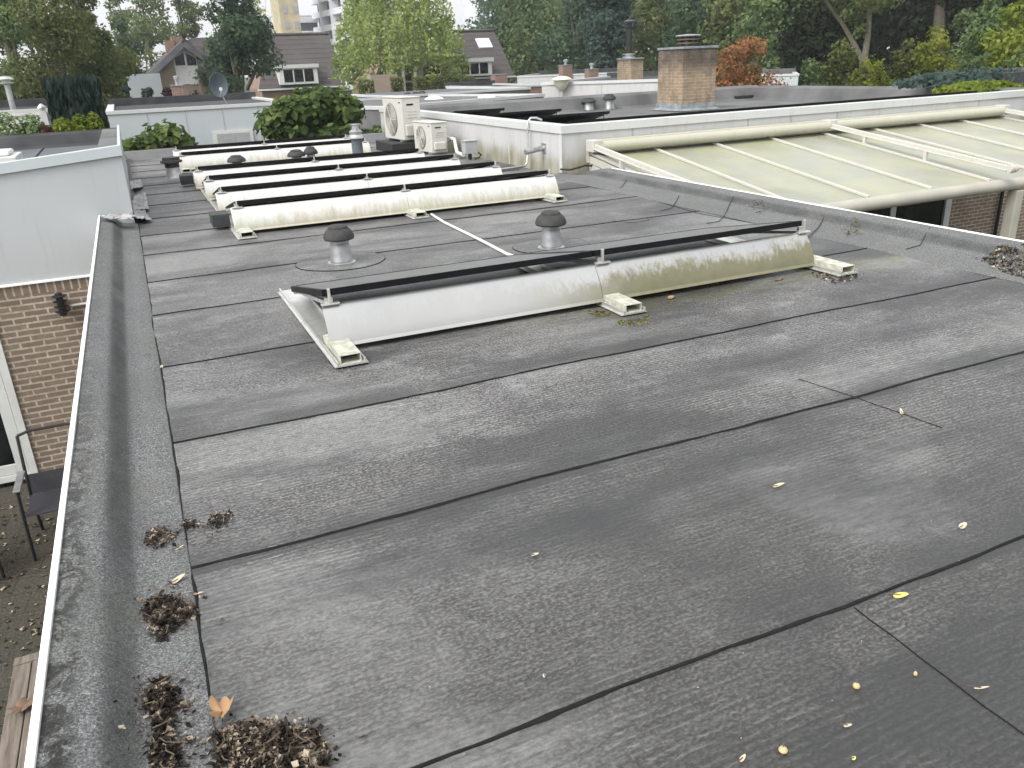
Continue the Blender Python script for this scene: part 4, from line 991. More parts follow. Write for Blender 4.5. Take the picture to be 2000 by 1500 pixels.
# succulent clump on the right parapet
q = atd(1912, 165, 17.5)
def clump(name, label, cat, c, rx, ry, rz_, mat, n, leaf, seed, group=None, shape='quad', flat=.5):
    rng = np.random.default_rng(seed); D = rng.normal(0, 1, (n, 3)); D[:, 2] = np.abs(D[:, 2]); D /= np.linalg.norm(D, axis=1)[:, None]
    r = .45+.6*rng.random(n)**.6; P = D*np.array([rx, ry, rz_])*r[:, None]+np.array(c); V, F = leaves_np(P, D, leaf, shape, rng, flat)
    o = np_mesh(name, V, F, mat, None); tag(o, label, cat, group); return o
clump('trailing_plant', 'lime green sedum spilling over the far end of the right parapet', 'plant', (q.x, q.y, q.z-.10), 1.0, .4, .16, 'leaf_lime', 900, .10, 5)
clump('trailing_plant', 'blue green ground plant behind the lime sedum', 'plant', (q.x+.9, q.y+.9, q.z-.02), 1.9, .5, .26, 'leaf_blue', 900, .12, 6)
# fig bushes
def fig(c, rx, ry, rz_, n, leaf, label, seed):
    t = thing('fig_bush', label, 'bush', (c[0], c[1], GZ)); rng = np.random.default_rng(seed); rd = random.Random(seed); bl = []
    for i in range(26):
        a = rd.uniform(0, 6.283); f = rd.uniform(-.8, .85); rr = math.sqrt(max(0, 1-f*f))*rd.uniform(.45, .8)
        bl.append((c[0]+rx*rr*math.cos(a), c[1]+ry*rr*math.sin(a), c[2]+rz_*f*.8, rx*.36, ry*.36, rz_*.30))
    P, D = blob_points(bl, n, rng, .7); V, F = leaves_np(P, D, leaf, 'fold', rng, .55); np_mesh('crown', V, F, 'leaf_fig', t)
    b = MB()
    for k in range(6): a = k*1.05; b.tube([(c[0]+.1*math.cos(a), c[1]+.1*math.sin(a), GZ), (c[0]+rx*.3*math.cos(a), c[1]+ry*.3*math.sin(a), c[2]-rz_*.3), (c[0]+rx*.6*math.cos(a), c[1]+ry*.6*math.sin(a), c[2]+rz_*.3)], [.05, .035, .012], 6)
    obj('trunk', b, 'bark', t, True)
c = at(612, 232, 19.6); fig((c.x, c.y, c.z-.42), 1.22, 1.1, 1.12, 5200, .16, 'large glossy fig bush growing behind the far roof kerb', 3)
c = at(320, 270, 18.6); fig((c.x, c.y, c.z-.30), .60, .7, .66, 1900, .135, 'lower fig bush left of the big one, against the pale fascia', 8)
c = at(262, 285, 18.6); fig((c.x, c.y, c.z-.22), .42, .5, .40, 1000, .12, 'small fig bush next to the left neighbour roof corner', 9)
c = at(725, 258, 19.2); fig((c.x, c.y, c.z-.2), .4, .4, .34, 420, .14, 'small leafy bush before the brick wall by the heat pumps', 12)
# yew column block
p0 = at(110, 250, 21.0); p1 = at(204, 245, 21.0)
t = thing('yew_hedge', 'dark clipped yew column with a flat top behind the planted parapet', 'hedge', (p0.x, 21, GZ))
rng = np.random.default_rng(9); n = 7000; topz = at(150, 155, 21).z
P = np.stack([p0.x-.05+(p1.x-p0.x+.1)*rng.random(n), 20.7+1.0*rng.random(n)**1.6, GZ+.3+(topz-GZ-.3)*rng.random(n)], 1)
P[:, 2] = np.minimum(P[:, 2], topz-.10*np.abs(rng.normal(0, 1, n)))
D = np.zeros((n, 3)); D[:, 1] = -1
T = np.stack([.15*rng.normal(0, 1, n), .15*rng.normal(0, 1, n), np.ones(n)], 1); T /= np.linalg.norm(T, axis=1)[:, None]; A = rng.normal(0, 1, (n, 3)); Bn = np.cross(T, A); Bn /= np.linalg.norm(Bn, axis=1)[:, None]
s = (.12+.16*rng.random(n))[:, None]; V = np.stack([P-T*s*.6, P+Bn*s*.18, P+T*s*.7, P-Bn*s*.18], 1).reshape(-1, 3); np_mesh('foliage', V, np.arange(n*4).reshape(n, 4), 'leaf_yew', t)
b = MB(); b.tube([((p0.x+p1.x)/2, 21.2, GZ), ((p0.x+p1.x)/2, 21.2, topz-.4)], [.12, .04], 8); obj('trunk', b, 'bark', t)
# plants on the left parapet
for i, (u, v, mt, w, h, lab) in enumerate([(14, 252, 'leaf_mid', .20, .26, 'spiky green plant on the dark parapet at the left edge'), (62, 248, 'leaf_mid', .17, .24, 'bushy green plant on the dark parapet before the white fence'), (122, 244, 'leaf_lime', .16, .17, 'lime plant on the parapet at the left foot of the yew'), (157, 242, 'leaf_lime', .13, .20, 'yellow tipped plant on the parapet before the middle of the yew'), (184, 240, 'leaf_lime', .12, .21, 'tall lime plant on the parapet at the right foot of the yew'), (88, 250, 'leaf_wine', .12, .10, 'low purple flowering plant between two green ones on the parapet')]):
    q = at(u, v, 13.15); clump('parapet_plant', lab, 'plant', (q.x, q.y, .70), w, .15, h*1.15, mt, 420, .055, 40+i, 'plants on the left parapet')
# shrubs round the gabled house
for i, (u, y, w, h, mt, lab) in enumerate([(243, 33, 40, 3.6, 'leaf_blue', 'grey green shrub left of the white annex'), (283, 31, 46, 3.7, 'leaf_blue', 'grey green shrub in front of the white annex'), (322, 38, 50, 3.5, 'leaf_wine', 'dark red maple shrub left of the small chimney'), (378, 39, 44, 3.3, 'leaf_wine', 'dark red maple shrub right of the small chimney'), (408, 36, 30, 3.4, 'leaf_olive', 'yellowish shrub left of the satellite dish'), (535, 30, 50, 2.9, 'leaf_hedge', 'low hedge like shrub right of the satellite dish'), (470, 33, 60, 2.9, 'leaf_dark', 'dark low shrub right behind the satellite dish')]):
    tree_px('garden_shrub', lab, 'shrub', u, y, w*1.2, h, mt, n=4200, leaf=.13, seed=400+i, low=.05, nb=26, trunk_r=.05)

# ================================================================== buildings behind
def flat_house(name, label, u0, u1, v0, v1, y0, y1, dep, hf, mats=('fascia_far', 'trim_white', 'rooffelt_dark', 'brick_red'), joints=0, backk=.16):
    """a flat roofed house whose front upper edge runs between two sighted points"""
    a = at(u0, v0, y0); c = at(u1, v1, y1); z = (a.z+c.z)/2; t = thing(name, label, 'building', (a.x, a.y, GZ))
    d = Vector((c.x-a.x, c.y-a.y, 0)); L = d.length; d.normalize(); nrm = Vector((-d.y, d.x, 0)); O = Vector((a.x, a.y, 0))
    def W(s, k, zz): return O+d*s+nrm*k+Vector((0, 0, zz))
    def hb(mb, s0, s1, k0, k1, za, zb): mb.hexa([W(s, k, q) for q in (za, zb) for k in (k0, k1) for s in (s0, s1)])
    b = MB(); hb(b, 0, L, 0, dep, z-hf, z-.085); obj('fascia_panel', b, mats[0], t)
    b = MB(); hb(b, -.03, L+.03, -.03, .16, z-.083, z); hb(b, -.03, .16, .162, dep, z-.083, z); hb(b, L-.16, L+.03, .162, dep, z-.083, z); obj('cap_trim', b, mats[1], t)
    b = MB(); hb(b, .162, L-.162, .162, dep-.3, z-.09, z-.06); obj('roof_surface', b, mats[2], t)
    if backk: b = MB(); hb(b, .0, L, dep-.3, dep, z-.08, z+backk); obj('kerb', b, mats[2], t)
    b = MB(); hb(b, .04, L-.04, .04, dep-.04, GZ, z-hf-.002); obj('wall', b, mats[3], t)
    for j in range(joints):
        s = L*(j+1)/(joints+1); b = MB(); hb(b, s-.012, s+.012, -.006, -.001, z-hf, z-.084); obj('joint_strip', b, 'grey_plastic', t)
    return t, W, L, z
fh, W, L, z = flat_house('flat_roofed_house', 'flat roofed house with pale blue grey fascia behind the fig bushes', 208, 570, 217, 198, 24.0, 24.0, 7, .98, joints=4)
b = MB(); b.hexa([W(s, k, q) for q in (GZ, z-.98+.32) for k in (-.05, -.006) for s in (2.45, 3.5)]); wn = obj('door', b, 'frame_white', fh)
b = MB(); b.hexa([W(s, k, q) for q in (GZ, z-.98+.25) for k in (-.06, -.052) for s in (2.55, 3.4)]); obj('door_leaf', b, 'grey_plastic', wn)
flat_house('flat_roofed_house', 'flat roofed house with a pale fascia right of the fig bush', 640, 772, 195, 190, 32, 32, 7, .72, joints=1)
# fence behind the plants
f0 = at(-40, 228, 22); f1 = at(107, 212, 22)
fe = thing('garden_fence', 'white boarded fence with a slim post left of the yew', 'fence', (f0.x, 22, GZ))
b = MB(); b.box(f0.x, f1.x, 22, 22.05, GZ, f1.z-.12); obj('board_panel', b, 'white_pvc', fe)
b = MB(); b.box(f0.x, f1.x+.02, 21.97, 22.08, f1.z-.118, f1.z-.06); obj('top_rail', b, 'white_pvc', fe)
q = at(84, 220, 21.95); b = MB(); b.box(q.x-.07, q.x+.07, 21.90, 21.968, GZ, f1.z+.02); obj('post', b, 'white_pvc', fe)
b = MB(); b.lathe([(.09, 0), (.09, .03), (.05, .07), (.02, .10)], (q.x, 21.93, f1.z+.02), 4); obj('post_cap', b, 'white_pvc', fe)
flat_house('flat_roofed_house', 'low flat roof with a dark edge behind the white fence', -140, 108, 226, 208, 25, 25, 6, .5, mats=('rooffelt_dark', 'trim_white', 'rooffelt_dark', 'brick_red'))
q = at(27, 218, 25.6); qt = at(14, 152, 25.6)
t = thing('flue_pipe', 'shiny steel flue with a round cap at the left edge', 'flue', (q.x, 25.6, q.z-.2))
b = MB(); b.tube([(q.x, 25.6, q.z-.3), (q.x, 25.6, qt.z-.12)], .072, 14); obj('pipe', b, 'zinc', t, True)
b = MB(); b.lathe([(.09, -.16), (.19, -.13), (.19, -.11), (.10, -.09), (.10, -.06), (.19, -.06), (.20, -.03), (.14, .03), (.02, .05)], (q.x, 25.6, qt.z), 18); obj('cap', b, 'steel_pipe', t, True)
# satellite dish
q = at(427, 166, 24.9)
t = thing('satellite_dish', 'dark grey satellite dish on a thin mast above the pale fascia', 'satellite dish', (q.x, q.y, 0))
b = MB(); n = 24; R0 = .30; rings = []
for i in range(5):
    r = R0*i/4
    rings.append([(q.x+r*.82*math.cos(2*math.pi*k/n), q.y-.02+.10*(1-(r/R0)**2)-.12*r*math.sin(2*math.pi*k/n), q.z+r*1.08*math.sin(2*math.pi*k/n)) for k in range(n)])
for A, B in zip(rings, rings[1:]):
    for k in range(n): b.face(A[k], A[(k+1) % n], B[(k+1) % n], B[k])
obj('dish', b, 'dish_grey', t, True, thick=.012)
b = MB(); m0 = at(443, 200, 24.9); b.tube([(q.x+.03, q.y-.16, q.z-.18), (q.x+.06, q.y-.08, q.z-.32), (m0.x, q.y, m0.z-.05)], .018, 8); obj('mast', b, 'pole_grey', t)
b = MB(); b.tube([(q.x, q.y-.03, q.z-.30), (q.x-.0, q.y-.34, q.z-.12)], .012, 6); b.box(q.x-.035, q.x+.035, q.y-.42, q.y-.33, q.z-.14, q.z-.06); obj('receiver_arm', b, 'white_pvc', t)
# small far chimneys
def small_chimney(u0, u1, vb, vt, y, label, mat='brick_red', pot=True):
    a = at(u0, vb, y); c = at(u1, vb, y); tz = at((u0+u1)/2, vt, y).z; w = c.x-a.x
    t = chimney('brick_chimney', a.x, y, w, w*.9, min(a.z, c.z)-.6, tz, label, mat, False)
    if pot: b = MB(); b.lathe([(w*.16, .046), (w*.16, .2), (w*.24, .21), (w*.24, .30), (w*.1, .33)], (a.x+w/2, y+w*.4, tz), 12); obj('pot', b, 'zinc', t, True)
    return t
small_chimney(340, 364, 197, 168, 31, 'small pinkish chimney with a metal lantern before the gabled house')
# gabled house
def gable_house():
    y = 52; ap = at(358, 92, y); le = at(284, 160, y); re = at(410, 150, y)
    t = thing('gabled_house', 'tan gabled house with two pointed windows behind the red shrubs', 'building', (ap.x, y, GZ))
    xl = le.x-.1; hgt = ap.z-le.z; xr_ = 2*ap.x-xl
    b = MB(); b.face((xl, y, le.z-.1), (xr_, y, le.z-.1), (ap.x, y, ap.z)); b.face((xl+.2, y, GZ), (xr_-.2, y, GZ), (xr_-.2, y, le.z-.1), (xl+.2, y, le.z-.1)); obj('wall', b, 'plaster_tan', t, thick=.2)
    b = MB()
    for sx, ex in ((xl-.4, -1), (xr_+.4, 1)):
        z_e = le.z-.1-.4*hgt/(ap.x-xl)
        P = [(sx, y-.5, z_e), (ap.x, y-.5, ap.z+.1), (sx, y+9, z_e), (ap.x, y+9, ap.z+.1)]
        b.hexa([P[0], P[1], P[2], P[3]]+[(p[0], p[1], p[2]+.25) for p in P])
    obj('roof', b, 'tiles', t)
    b = MB(); 
    for sx, o_ in ((xl-.4, .53), (xr_+.4, .59)): b.bar((sx, y-o_, le.z-.1-.4*hgt/(ap.x-xl)+.05), (ap.x, y-o_, ap.z+.15), .05, .3)
    obj('barge_board', b, 'apartment_dark', t)
    for i, (ua, ub, va, vb_, slope) in enumerate(((343, 362, 128, 104, 1), (366, 384, 128, 104, -1))):
        a = at(ua, va, y-.02); c = at(ub, va, y-.02); tp = at(ub if slope > 0 else ua, vb_-1, y-.02); lo = at(ua if slope > 0 else ub, vb_+9, y-.02)
        bb = MB(); o_ = .055
        X0_, X1_ = min(a.x, c.x), max(a.x, c.x); zl, zr = (lo.z, tp.z) if slope > 0 else (tp.z, lo.z)
        bb.hexa([(X0_-o_, y-.14, a.z-1.0), (X1_+o_, y-.14, a.z-1.0), (X0_-o_, y-.102, a.z-1.0), (X1_+o_, y-.102, a.z-1.0), (X0_-o_, y-.14, zl+.25), (X1_+o_, y-.14, zr+.25), (X0_-o_, y-.102, zl+.25), (X1_+o_, y-.102, zr+.25)])
        w_ = obj('window', bb, 'white_pvc', t)
        bb = MB(); bb.hexa([(X0_, y-.16, a.z), (X1_, y-.16, a.z), (X0_, y-.142, a.z), (X1_, y-.142, a.z), (X0_, y-.16, zl), (X1_, y-.16, zr), (X0_, y-.142, zl), (X1_, y-.142, zr)]); obj('pane', bb, 'glass', w_)
    a = at(257, 195, y-2); c = at(312, 143, y-2); b = MB(); b.box(a.x, c.x, y-2, y-.2, GZ, c.z); obj('annex', b, 'fascia_far', t)
    a = at(329, 120, y+3); c = at(357, 78, y+3); b = MB(); b.box(a.x, (a.x+c.x)/2, y+3, y+4, a.z-1, c.z); b.box((a.x+c.x)/2-.1, c.x, y+3.2, y+4.2, a.z-1, c.z+.2); obj('chimney', b, 'brick_red', t)
    # neighbouring strip of wall with a ladder like trellis at the right of the gable
    a = at(378, 195, y-1.5); c = at(398, 75, y-1.5); b = MB(); b.box(a.x+.5, c.x+1.2, y-1.5, y-.6, GZ, at(390, 145, y-1.5).z); obj('side_wall', b, 'brick_red', t)
    r0 = at(384, 70, y-1.4); r1 = at(412, 150, y-1.4); b = MB(); b.hexa([(r0.x-.1, y-1.4, r1.z), (r1.x+2.2, y-1.4, r1.z), (r0.x-.1, y+5, r1.z), (r1.x+2.2, y+5, r1.z), (r0.x-.1, y+1, r0.z), (r1.x+1.5, y+1, r0.z), (r0.x-.1, y+4, r0.z), (r1.x+1.5, y+4, r0.z)]); obj('side_roof', b, 'tiles', t)
gable_house()
def tiled_house(label, y, rl, rr, el, er, dorm, skyl=None, brick=True):
    """ridge and eave corners given as sighted points; the slope leans back"""
    ez = (at(*el, y).z+at(*er, y).z)/2; e0 = at(*el, y); e1 = at(*er, y); yr = y+4.2
    r0 = at(*rl, yr); r1 = at(*rr, yr); rz_ = (r0.z+r1.z)/2
    t = thing('tiled_house', label, 'building', (e0.x, y, GZ))
    b = MB(); P = [(e0.x, y, ez), (e1.x, y, ez), (r0.x, yr, rz_), (r1.x, yr, rz_)]
    b.hexa([(p[0], p[1]+.02, p[2]-.25) for p in P]+P); rf = obj('roof', b, 'tiles', t)
    b = MB(); Q = [(r0.x, yr+.01, rz_), (r1.x, yr+.01, rz_), (e0.x, yr+4.2, ez), (e1.x, yr+4.2, ez)]; b.hexa([(p[0], p[1]-.02, p[2]-.25) for p in Q]+Q); obj('roof', b, 'tiles', t)
    b = MB(); b.tube([(r0.x, yr, rz_+.04), (r1.x, yr, rz_+.04)], .14, 8); obj('ridge_tiles', b, 'tiles', rf)
    b = MB(); b.box(e0.x+.3, e1.x-.3, y+.3, yr+3.9, GZ, ez-.1); b.face((e0.x+.3, y+.3, ez-.1), (e0.x+.3, yr+3.9, ez-.1), (r0.x+.3, yr, rz_-.3)); b.face((e1.x-.3, y+.3, ez-.1), (e1.x-.3, yr+3.9, ez-.1), (r1.x-.3, yr, rz_-.3)); obj('wall', b, 'brick_red', t)
    b = MB(); b.box(e0.x-.1, e1.x+.1, y-.14, y-.01, ez-.20, ez-.06); obj('gutter', b, 'frame_white', t)
    for (ul, ur, vt, vb_) in dorm:
        yd = y-.35; a = at(ul, vb_, yd); c = at(ur, vt, yd); w_ = c.x-a.x; h_ = c.z-a.z
        b = MB(); b.box(a.x, c.x, yd, yd+3.0, a.z, c.z-.32); dm = obj('dormer', b, 'frame_white', t)
        b = MB(); b.box(a.x-.15, c.x+.15, yd-.15, yd+3.2, c.z-.318, c.z); obj('dormer_roof', b, 'trim_white', dm)
        x0 = a.x+w_*.10; ww = w_*.80/3
        for i in range(3):
            b = MB(); b.box(x0+i*ww+.06, x0+(i+1)*ww-.06, yd-.03, yd-.004, a.z+h_*.12, c.z-.42); obj('pane', b, 'glass', dm)
            b = MB(); b.box(x0+i*ww-.04, x0+i*ww+.04, yd-.05, yd-.006, a.z+h_*.06, c.z-.36); obj('mullion', b, 'white_pvc', dm)
    if skyl:
        ul, ur, vt, vb_ = skyl
        f = .72; yy = y+4.2*f; zz = ez+(rz_-ez)*f; a = at(ul, vb_, yy-.05); c = at(ur, vt, yy); w2 = (c.x-a.x)
        sl = (rz_-ez)/4.2; b = MB(); b.hexa([(a.x, yy-.5, zz-.5*sl+.03), (c.x, yy-.5, zz-.5*sl+.03), (a.x, yy+.35, zz+.35*sl+.03), (c.x, yy+.35, zz+.35*sl+.03), (a.x, yy-.55, zz-.5*sl+.12), (c.x, yy-.55, zz-.5*sl+.12), (a.x, yy+.30, zz+.35*sl+.12), (c.x, yy+.30, zz+.35*sl+.12)]); obj('skylight', b, 'dome_white', t)
    return t
tiled_house('dark tiled house with a white dormer left of the birch', 78, (522, 70), (640, 66), (505, 172), (676, 166), [(548, 618, 124, 166)])
tiled_house('dark tiled house with skylight and white dormer right of the birch', 68, (760, 66), (965, 60), (730, 155), (1004, 150), [(893, 960, 112, 150), (820, 882, 116, 152)], (932, 957, 72, 88))
# brick garage/porch fronts before it, with clipped planters
p = at(726, 178, 58); q = at(768, 145, 58)
b = MB(); b.box(p.x, q.x+.3, 58, 59, GZ, q.z); tag(obj('garden_wall', b, 'plaster_tan'), 'pinkish wall below the birch between clipped hedge blocks', 'wall')
for i, (u, w) in enumerate([(716, 30), (778, 22), (823, 24), (854, 26), (886, 28), (918, 26)]):
    c = at(u, 162, 54); hw = w/FPX*57/2; n = 900; rng = np.random.default_rng(70+i)
    tz = at(u, 150 if i else 155, 54).z; D = rng.normal(0, 1, (n, 3)); P = np.stack([c.x+hw*(2*rng.random(n)-1), 54+.5*rng.random(n), GZ+(tz-GZ)*(.2+.8*rng.random(n)**.7)], 1)
    V, F_ = leaves_np(P, D, .17, 'quad', rng, .2); o = np_mesh('hedge_block', V, F_, 'leaf_hedge', None)
    tag(o, ['clipped hedge block left of the pinkish wall', 'clipped hedge block right after the pinkish wall', 'clipped hedge block second after the pinkish wall', 'clipped hedge block in the middle of the row under the birch', 'clipped hedge block just left of the white dormer', 'clipped hedge block right below the white dormer'][i], 'hedge', 'clipped hedge blocks in a row')
# apartment block
def apartment():
    t = thing('apartment_block', 'tall white apartment block with stacked balconies behind the tiled house', 'building', (0, 0, GZ)); Y = 210
    # left wing, seen flat on; right wing, turned towards us
    A = at(584, 60, Y); B_ = at(622, 60, Y); topz = at(600, 30, Y).z; n = 9; fh_ = 3.0
    b = MB(); b.box(A.x-6, B_.x, Y, Y+12, GZ, topz); obj('left_wing', b, 'apartment_grey', t)
    for i in range(n):
        z = topz-.4-i*fh_; b = MB(); b.box(A.x-6, B_.x-.05, Y-1.5, Y-.01, z-1.2, z-.0); obj('balcony', b, 'apartment_white', t)
        b = MB(); b.box(A.x-6, B_.x-.1, Y-.06, Y-.004, z-2.9, z-1.25); obj('window_band', b, 'apartment_dark', t)
    C0 = Vector((B_.x, Y-1.5, 0)); E = at(690, 60, Y-26); C1 = Vector((E.x, Y-26, 0)); d = (C1-C0); L = d.length; d.normalize(); nr = Vector((d.y, -d.x, 0))
    if nr.y > 0: nr = -nr
    tz2 = topz+6.5
    def hb(mb, s0, s1, k0, k1, za, zb): mb.hexa([C0+d*s+nr*k+Vector((0, 0, q)) for q in (za, zb) for k in (k0, k1) for s in (s0, s1)])
    b = MB(); hb(b, 0, L, -10, -.01, GZ, tz2); obj('right_wing', b, 'apartment_grey', t)
    for i in range(12):
        z = tz2-.3-i*fh_
        b = MB(); hb(b, .3, L-.3, 0, 1.6, z-1.2, z); obj('balcony', b, 'apartment_white', t)
        b = MB(); hb(b, .5, L-.5, .0, .06, z-2.9, z-1.22); obj('window_band', b, 'apartment_dark', t)
    for s in (L*.33, L*.66, L-.15):
        b = MB(); hb(b, s-.2, s+.2, 0, 2.0, GZ, tz2+.5); obj('pier', b, 'apartment_white', t)
    return topz
apartment()
A = at(551, 62, 190); B_ = at(589, 62, 190)
t = thing('tower_block', 'yellow tower block left of the white apartment block', 'building', (A.x, 190, GZ))
b = MB(); b.box(A.x, B_.x, 190, 200, GZ, 40); obj('wall', b, 'tower_yellow', t)
for i in range(10):
    for k in range(2): b = MB(); xx = A.x+(B_.x-A.x)*(.2+.5*k); b.box(xx, xx+.9, 189.9, 189.99, 4+i*3, 5.4+i*3); obj('window', b, 'apartment_grey', t)
A = at(672, 30, 270); B_ = at(706, 30, 270)
t = thing('tower_block', 'grey green tower block top showing above the birch', 'building', (A.x, 270, GZ))
b = MB(); b.box(A.x, B_.x, 270, 280, GZ, 56); obj('wall', b, 'tower_teal', t)
for i in range(8): b = MB(); b.box(A.x+.3, B_.x-.3, 269.9, 269.99, 26+i*3.2, 27.6+i*3.2); obj('window_band', b, 'apartment_dark', t)
A = at(934, 30, 170); B_ = at(948, 30, 170)
t = thing('tower_block', 'narrow pale tower block behind the right end of the birch', 'building', (A.x, 170, GZ))
b = MB(); b.box(A.x, B_.x, 170, 178, GZ, 36); obj('wall', b, 'apartment_white', t)
for i in range(8): b = MB(); b.box(A.x+.2, B_.x-.2, 169.9, 169.99, 6+i*3.2, 7.6+i*3.2); obj('window_band', b, 'apartment_dark', t)

# middle distance flat roofs with white edges
flat_house('flat_roofed_house', 'flat roof with a long white edge behind the heat pumps', 745, 1062, 203, 187, 21.5, 23.5, 5.5, .6, mats=('rooffelt_grey', 'trim_white', 'rooffelt_grey', 'brick_red'), backk=.0)
flat_house('flat_roofed_house', 'flat roof with dark panels and white edge below the hedge blocks', 770, 1035, 186, 171, 32, 33, 7, .5, mats=('rooffelt_grey', 'trim_white', 'rooffelt_blue', 'brick_red'), backk=.0)
def dome(u, v, y, w, label):
    p = at(u, v, y); t = thing('skylight_dome', label, 'skylight', (p.x, y, p.z), 'white skylight domes on the flat roofs')
    b = MB(); b.box(p.x-w/2, p.x+w/2, y, y+w, p.z-.25, p.z-.02); obj('kerb', b, 'white_pvc', t, bevel=.02)
    b = MB(); b.lathe([(w*.48, -.018), (w*.44, .04), (w*.32, .10), (w*.16, .135), (.02, .145)], (p.x, y+w/2, p.z), 20); obj('dome', b, 'dome_white', t, True)
dome(856, 197, 25.5, .75, 'white skylight dome above the tall heat pump'); dome(960, 195, 24.5, .78, 'white skylight dome nearest the mushroom street lamp')
for i, (u, v, y) in enumerate([(796, 184, 33.0), (812, 183, 33.0), (824, 181, 33.0), (878, 200, 26), (892, 200, 26), (913, 199, 25), (997, 197, 25)]):
    p = at(u, v, y); vent(p.x, p.y, rc=.17, h=.34, stem_r=.11, z0=p.z-.26, label=['black vent at the left of three on the farther white edged roof', 'black vent in the middle of three on the farther white edged roof', 'black vent at the right of three on the farther white edged roof', 'black vent just right of the first white dome', 'black vent midway between the two white domes', 'black vent left of the second white dome', 'black vent right of the second white dome'][i], group='black vents on the farther flat roofs')
# right rear white walled house
wh, W, L, z = flat_house('flat_roofed_house', 'flat roofed house with a bright white wall left of the large chimney', 1058, 1300, 163, 152, 24.5, 21.5, 7, .95, mats=('fascia_white', 'trim_white', 'rooffelt_dark', 'brick_red'), joints=1, backk=.12)
def far_chimney():
    y = 24.5; zb = at(1230, 160, y).z; a = at(1211, 150, y); m_ = at(1232, 150, y); c = at(1256, 150, y); w = c.x-m_.x
    tz = at(1232, 116, y).z
    t = chimney('brick_chimney', m_.x, y, w, .85, zb-.2, tz, 'smaller brown brick chimney carrying a black flue', 'brick_chimney', True)
    cx, cy = m_.x+w*.35, y+.4; tp = at(1236, 40, y).z
    b = MB(); b.tube([(cx, cy, tz+.05), (cx, cy, tp)], .10, 14); fl = obj('flue', b, 'black_lamp', t, True)
    b = MB(); b.lathe([(.10, -.22), (.14, -.2), (.14, -.16), (.10, -.14), (.10, -.06), (.20, -.05), (.20, -.01), (.08, .04)], (cx, cy, tp), 16); obj('flue_cap', b, 'black_lamp', fl, True)
    b = MB(); b.lathe([(.22, .047), (.22, .09), (.15, .1), (.15, .14), (.22, .15), (.22, .18)], (cx, cy, tz), 16); obj('pot', b, 'zinc', t, True)
far_chimney()
flat_house('flat_roofed_house', 'low white house with round vents behind the bright white wall', 1010, 1240, 148, 140, 46, 42, 8, .7, mats=('fascia_white', 'trim_white', 'rooffelt_dark', 'brick_red'))
flat_house('flat_roofed_house', 'pinkish brick wall with a pale edge left of the bright white wall', 960, 1062, 169, 164, 36, 36, 6, .12, mats=('fascia_white', 'trim_white', 'rooffelt_dark', 'brick_red'))
small_chimney(1151, 1169, 152, 136, 40, 'small brick chimney with a steel pot left of the smaller brown chimney')
small_chimney(1100, 1118, 148, 128, 44, 'small brick chimney above the mushroom street lamp')
small_chimney(968, 992, 168, 146, 50, 'brick chimney before the end of the second tiled house', pot=False)
p = at(1197, 160, 23.8)
heat_pump('heat_pump', 'tiny pale heat pump left of the smaller brown chimney', p.x, p.y, .5, .3, .45, p.z, R_(30)) if False else None
# mushroom street lamps
def street_lamp(u, vt, d, w, label):
    p = atd(u, vt, d); t = thing('street_lamp', label, 'street lamp', (p.x, p.y, GZ), 'mushroom street lamps')
    b = MB(); b.tube([(p.x, p.y, GZ), (p.x, p.y, p.z-.42*w)], [.05, .03], 10); obj('pole', b, 'pole_grey', t, True)
    b = MB(); b.lathe([(.03, -.72*w), (.10*w, -.66*w), (.22*w, -.55*w), (.36*w, -.32*w), (.40*w, -.2*w)], (p.x, p.y, p.z), 20, False); obj('bowl', b, 'lamp_glass', t, True)
    b = MB(); b.lathe([(.40*w, -.2*w), (.52*w, -.17*w), (.51*w, -.13*w), (.38*w, -.05*w), (.18*w, 0), (.02, .01)], (p.x, p.y, p.z), 20); obj('hood', b, 'lamp_glass', t, True)
street_lamp(1097, 149, 27, .62, 'large mushroom street lamp in front of the bright white wall')
street_lamp(1036, 147, 62, .56, 'small far mushroom street lamp left of the bright white wall')
# white box building
flat_house('box_building', 'small white box building between red maple and wood', 1488, 1560, 147, 143, 30, 29, 4, 1.3, mats=('fascia_far', 'trim_white', 'rooffelt_grey', 'brick_red'), joints=1)
# continuing neighbour on the far right
b = MB(); b.box(14.35, 20, 9.56, 9.70, -.04, .49); t = thing('flat_roofed_house', 'neighbouring flat roof with pale fascia at the right picture edge', 'building', (14.35, 9.5, GZ)); obj('fascia_panel', b, 'fascia_far', t)
b = MB(); b.box(14.33, 20, 9.53, 9.74, .492, .585); obj('cap_trim', b, 'trim_white', t)
b = MB(); b.box(14.35, 20, 9.70, 17, .0, .36); obj('roof_surface', b, 'rooffelt_grey', t)
b = MB(); b.box(14.4, 20, 9.62, 17, GZ, -.042); obj('wall', b, 'brick_brown', t)
b = MB(); b.box(15.5, 20, 11, 13, .362, .80); obj('roof_box', b, 'rooffelt_dark', t)
# small terrace outlet on right roof kerb
q = atz(1460, 192, .33); b = MB(); b.box(q.x-.35, q.x+.35, q.y, q.y+.25, .302, .40); tag(obj('roof_outlet', b, 'rubber', bevel=.02), 'low black roof outlet at the kerb right of the large chimney', 'roof outlet')

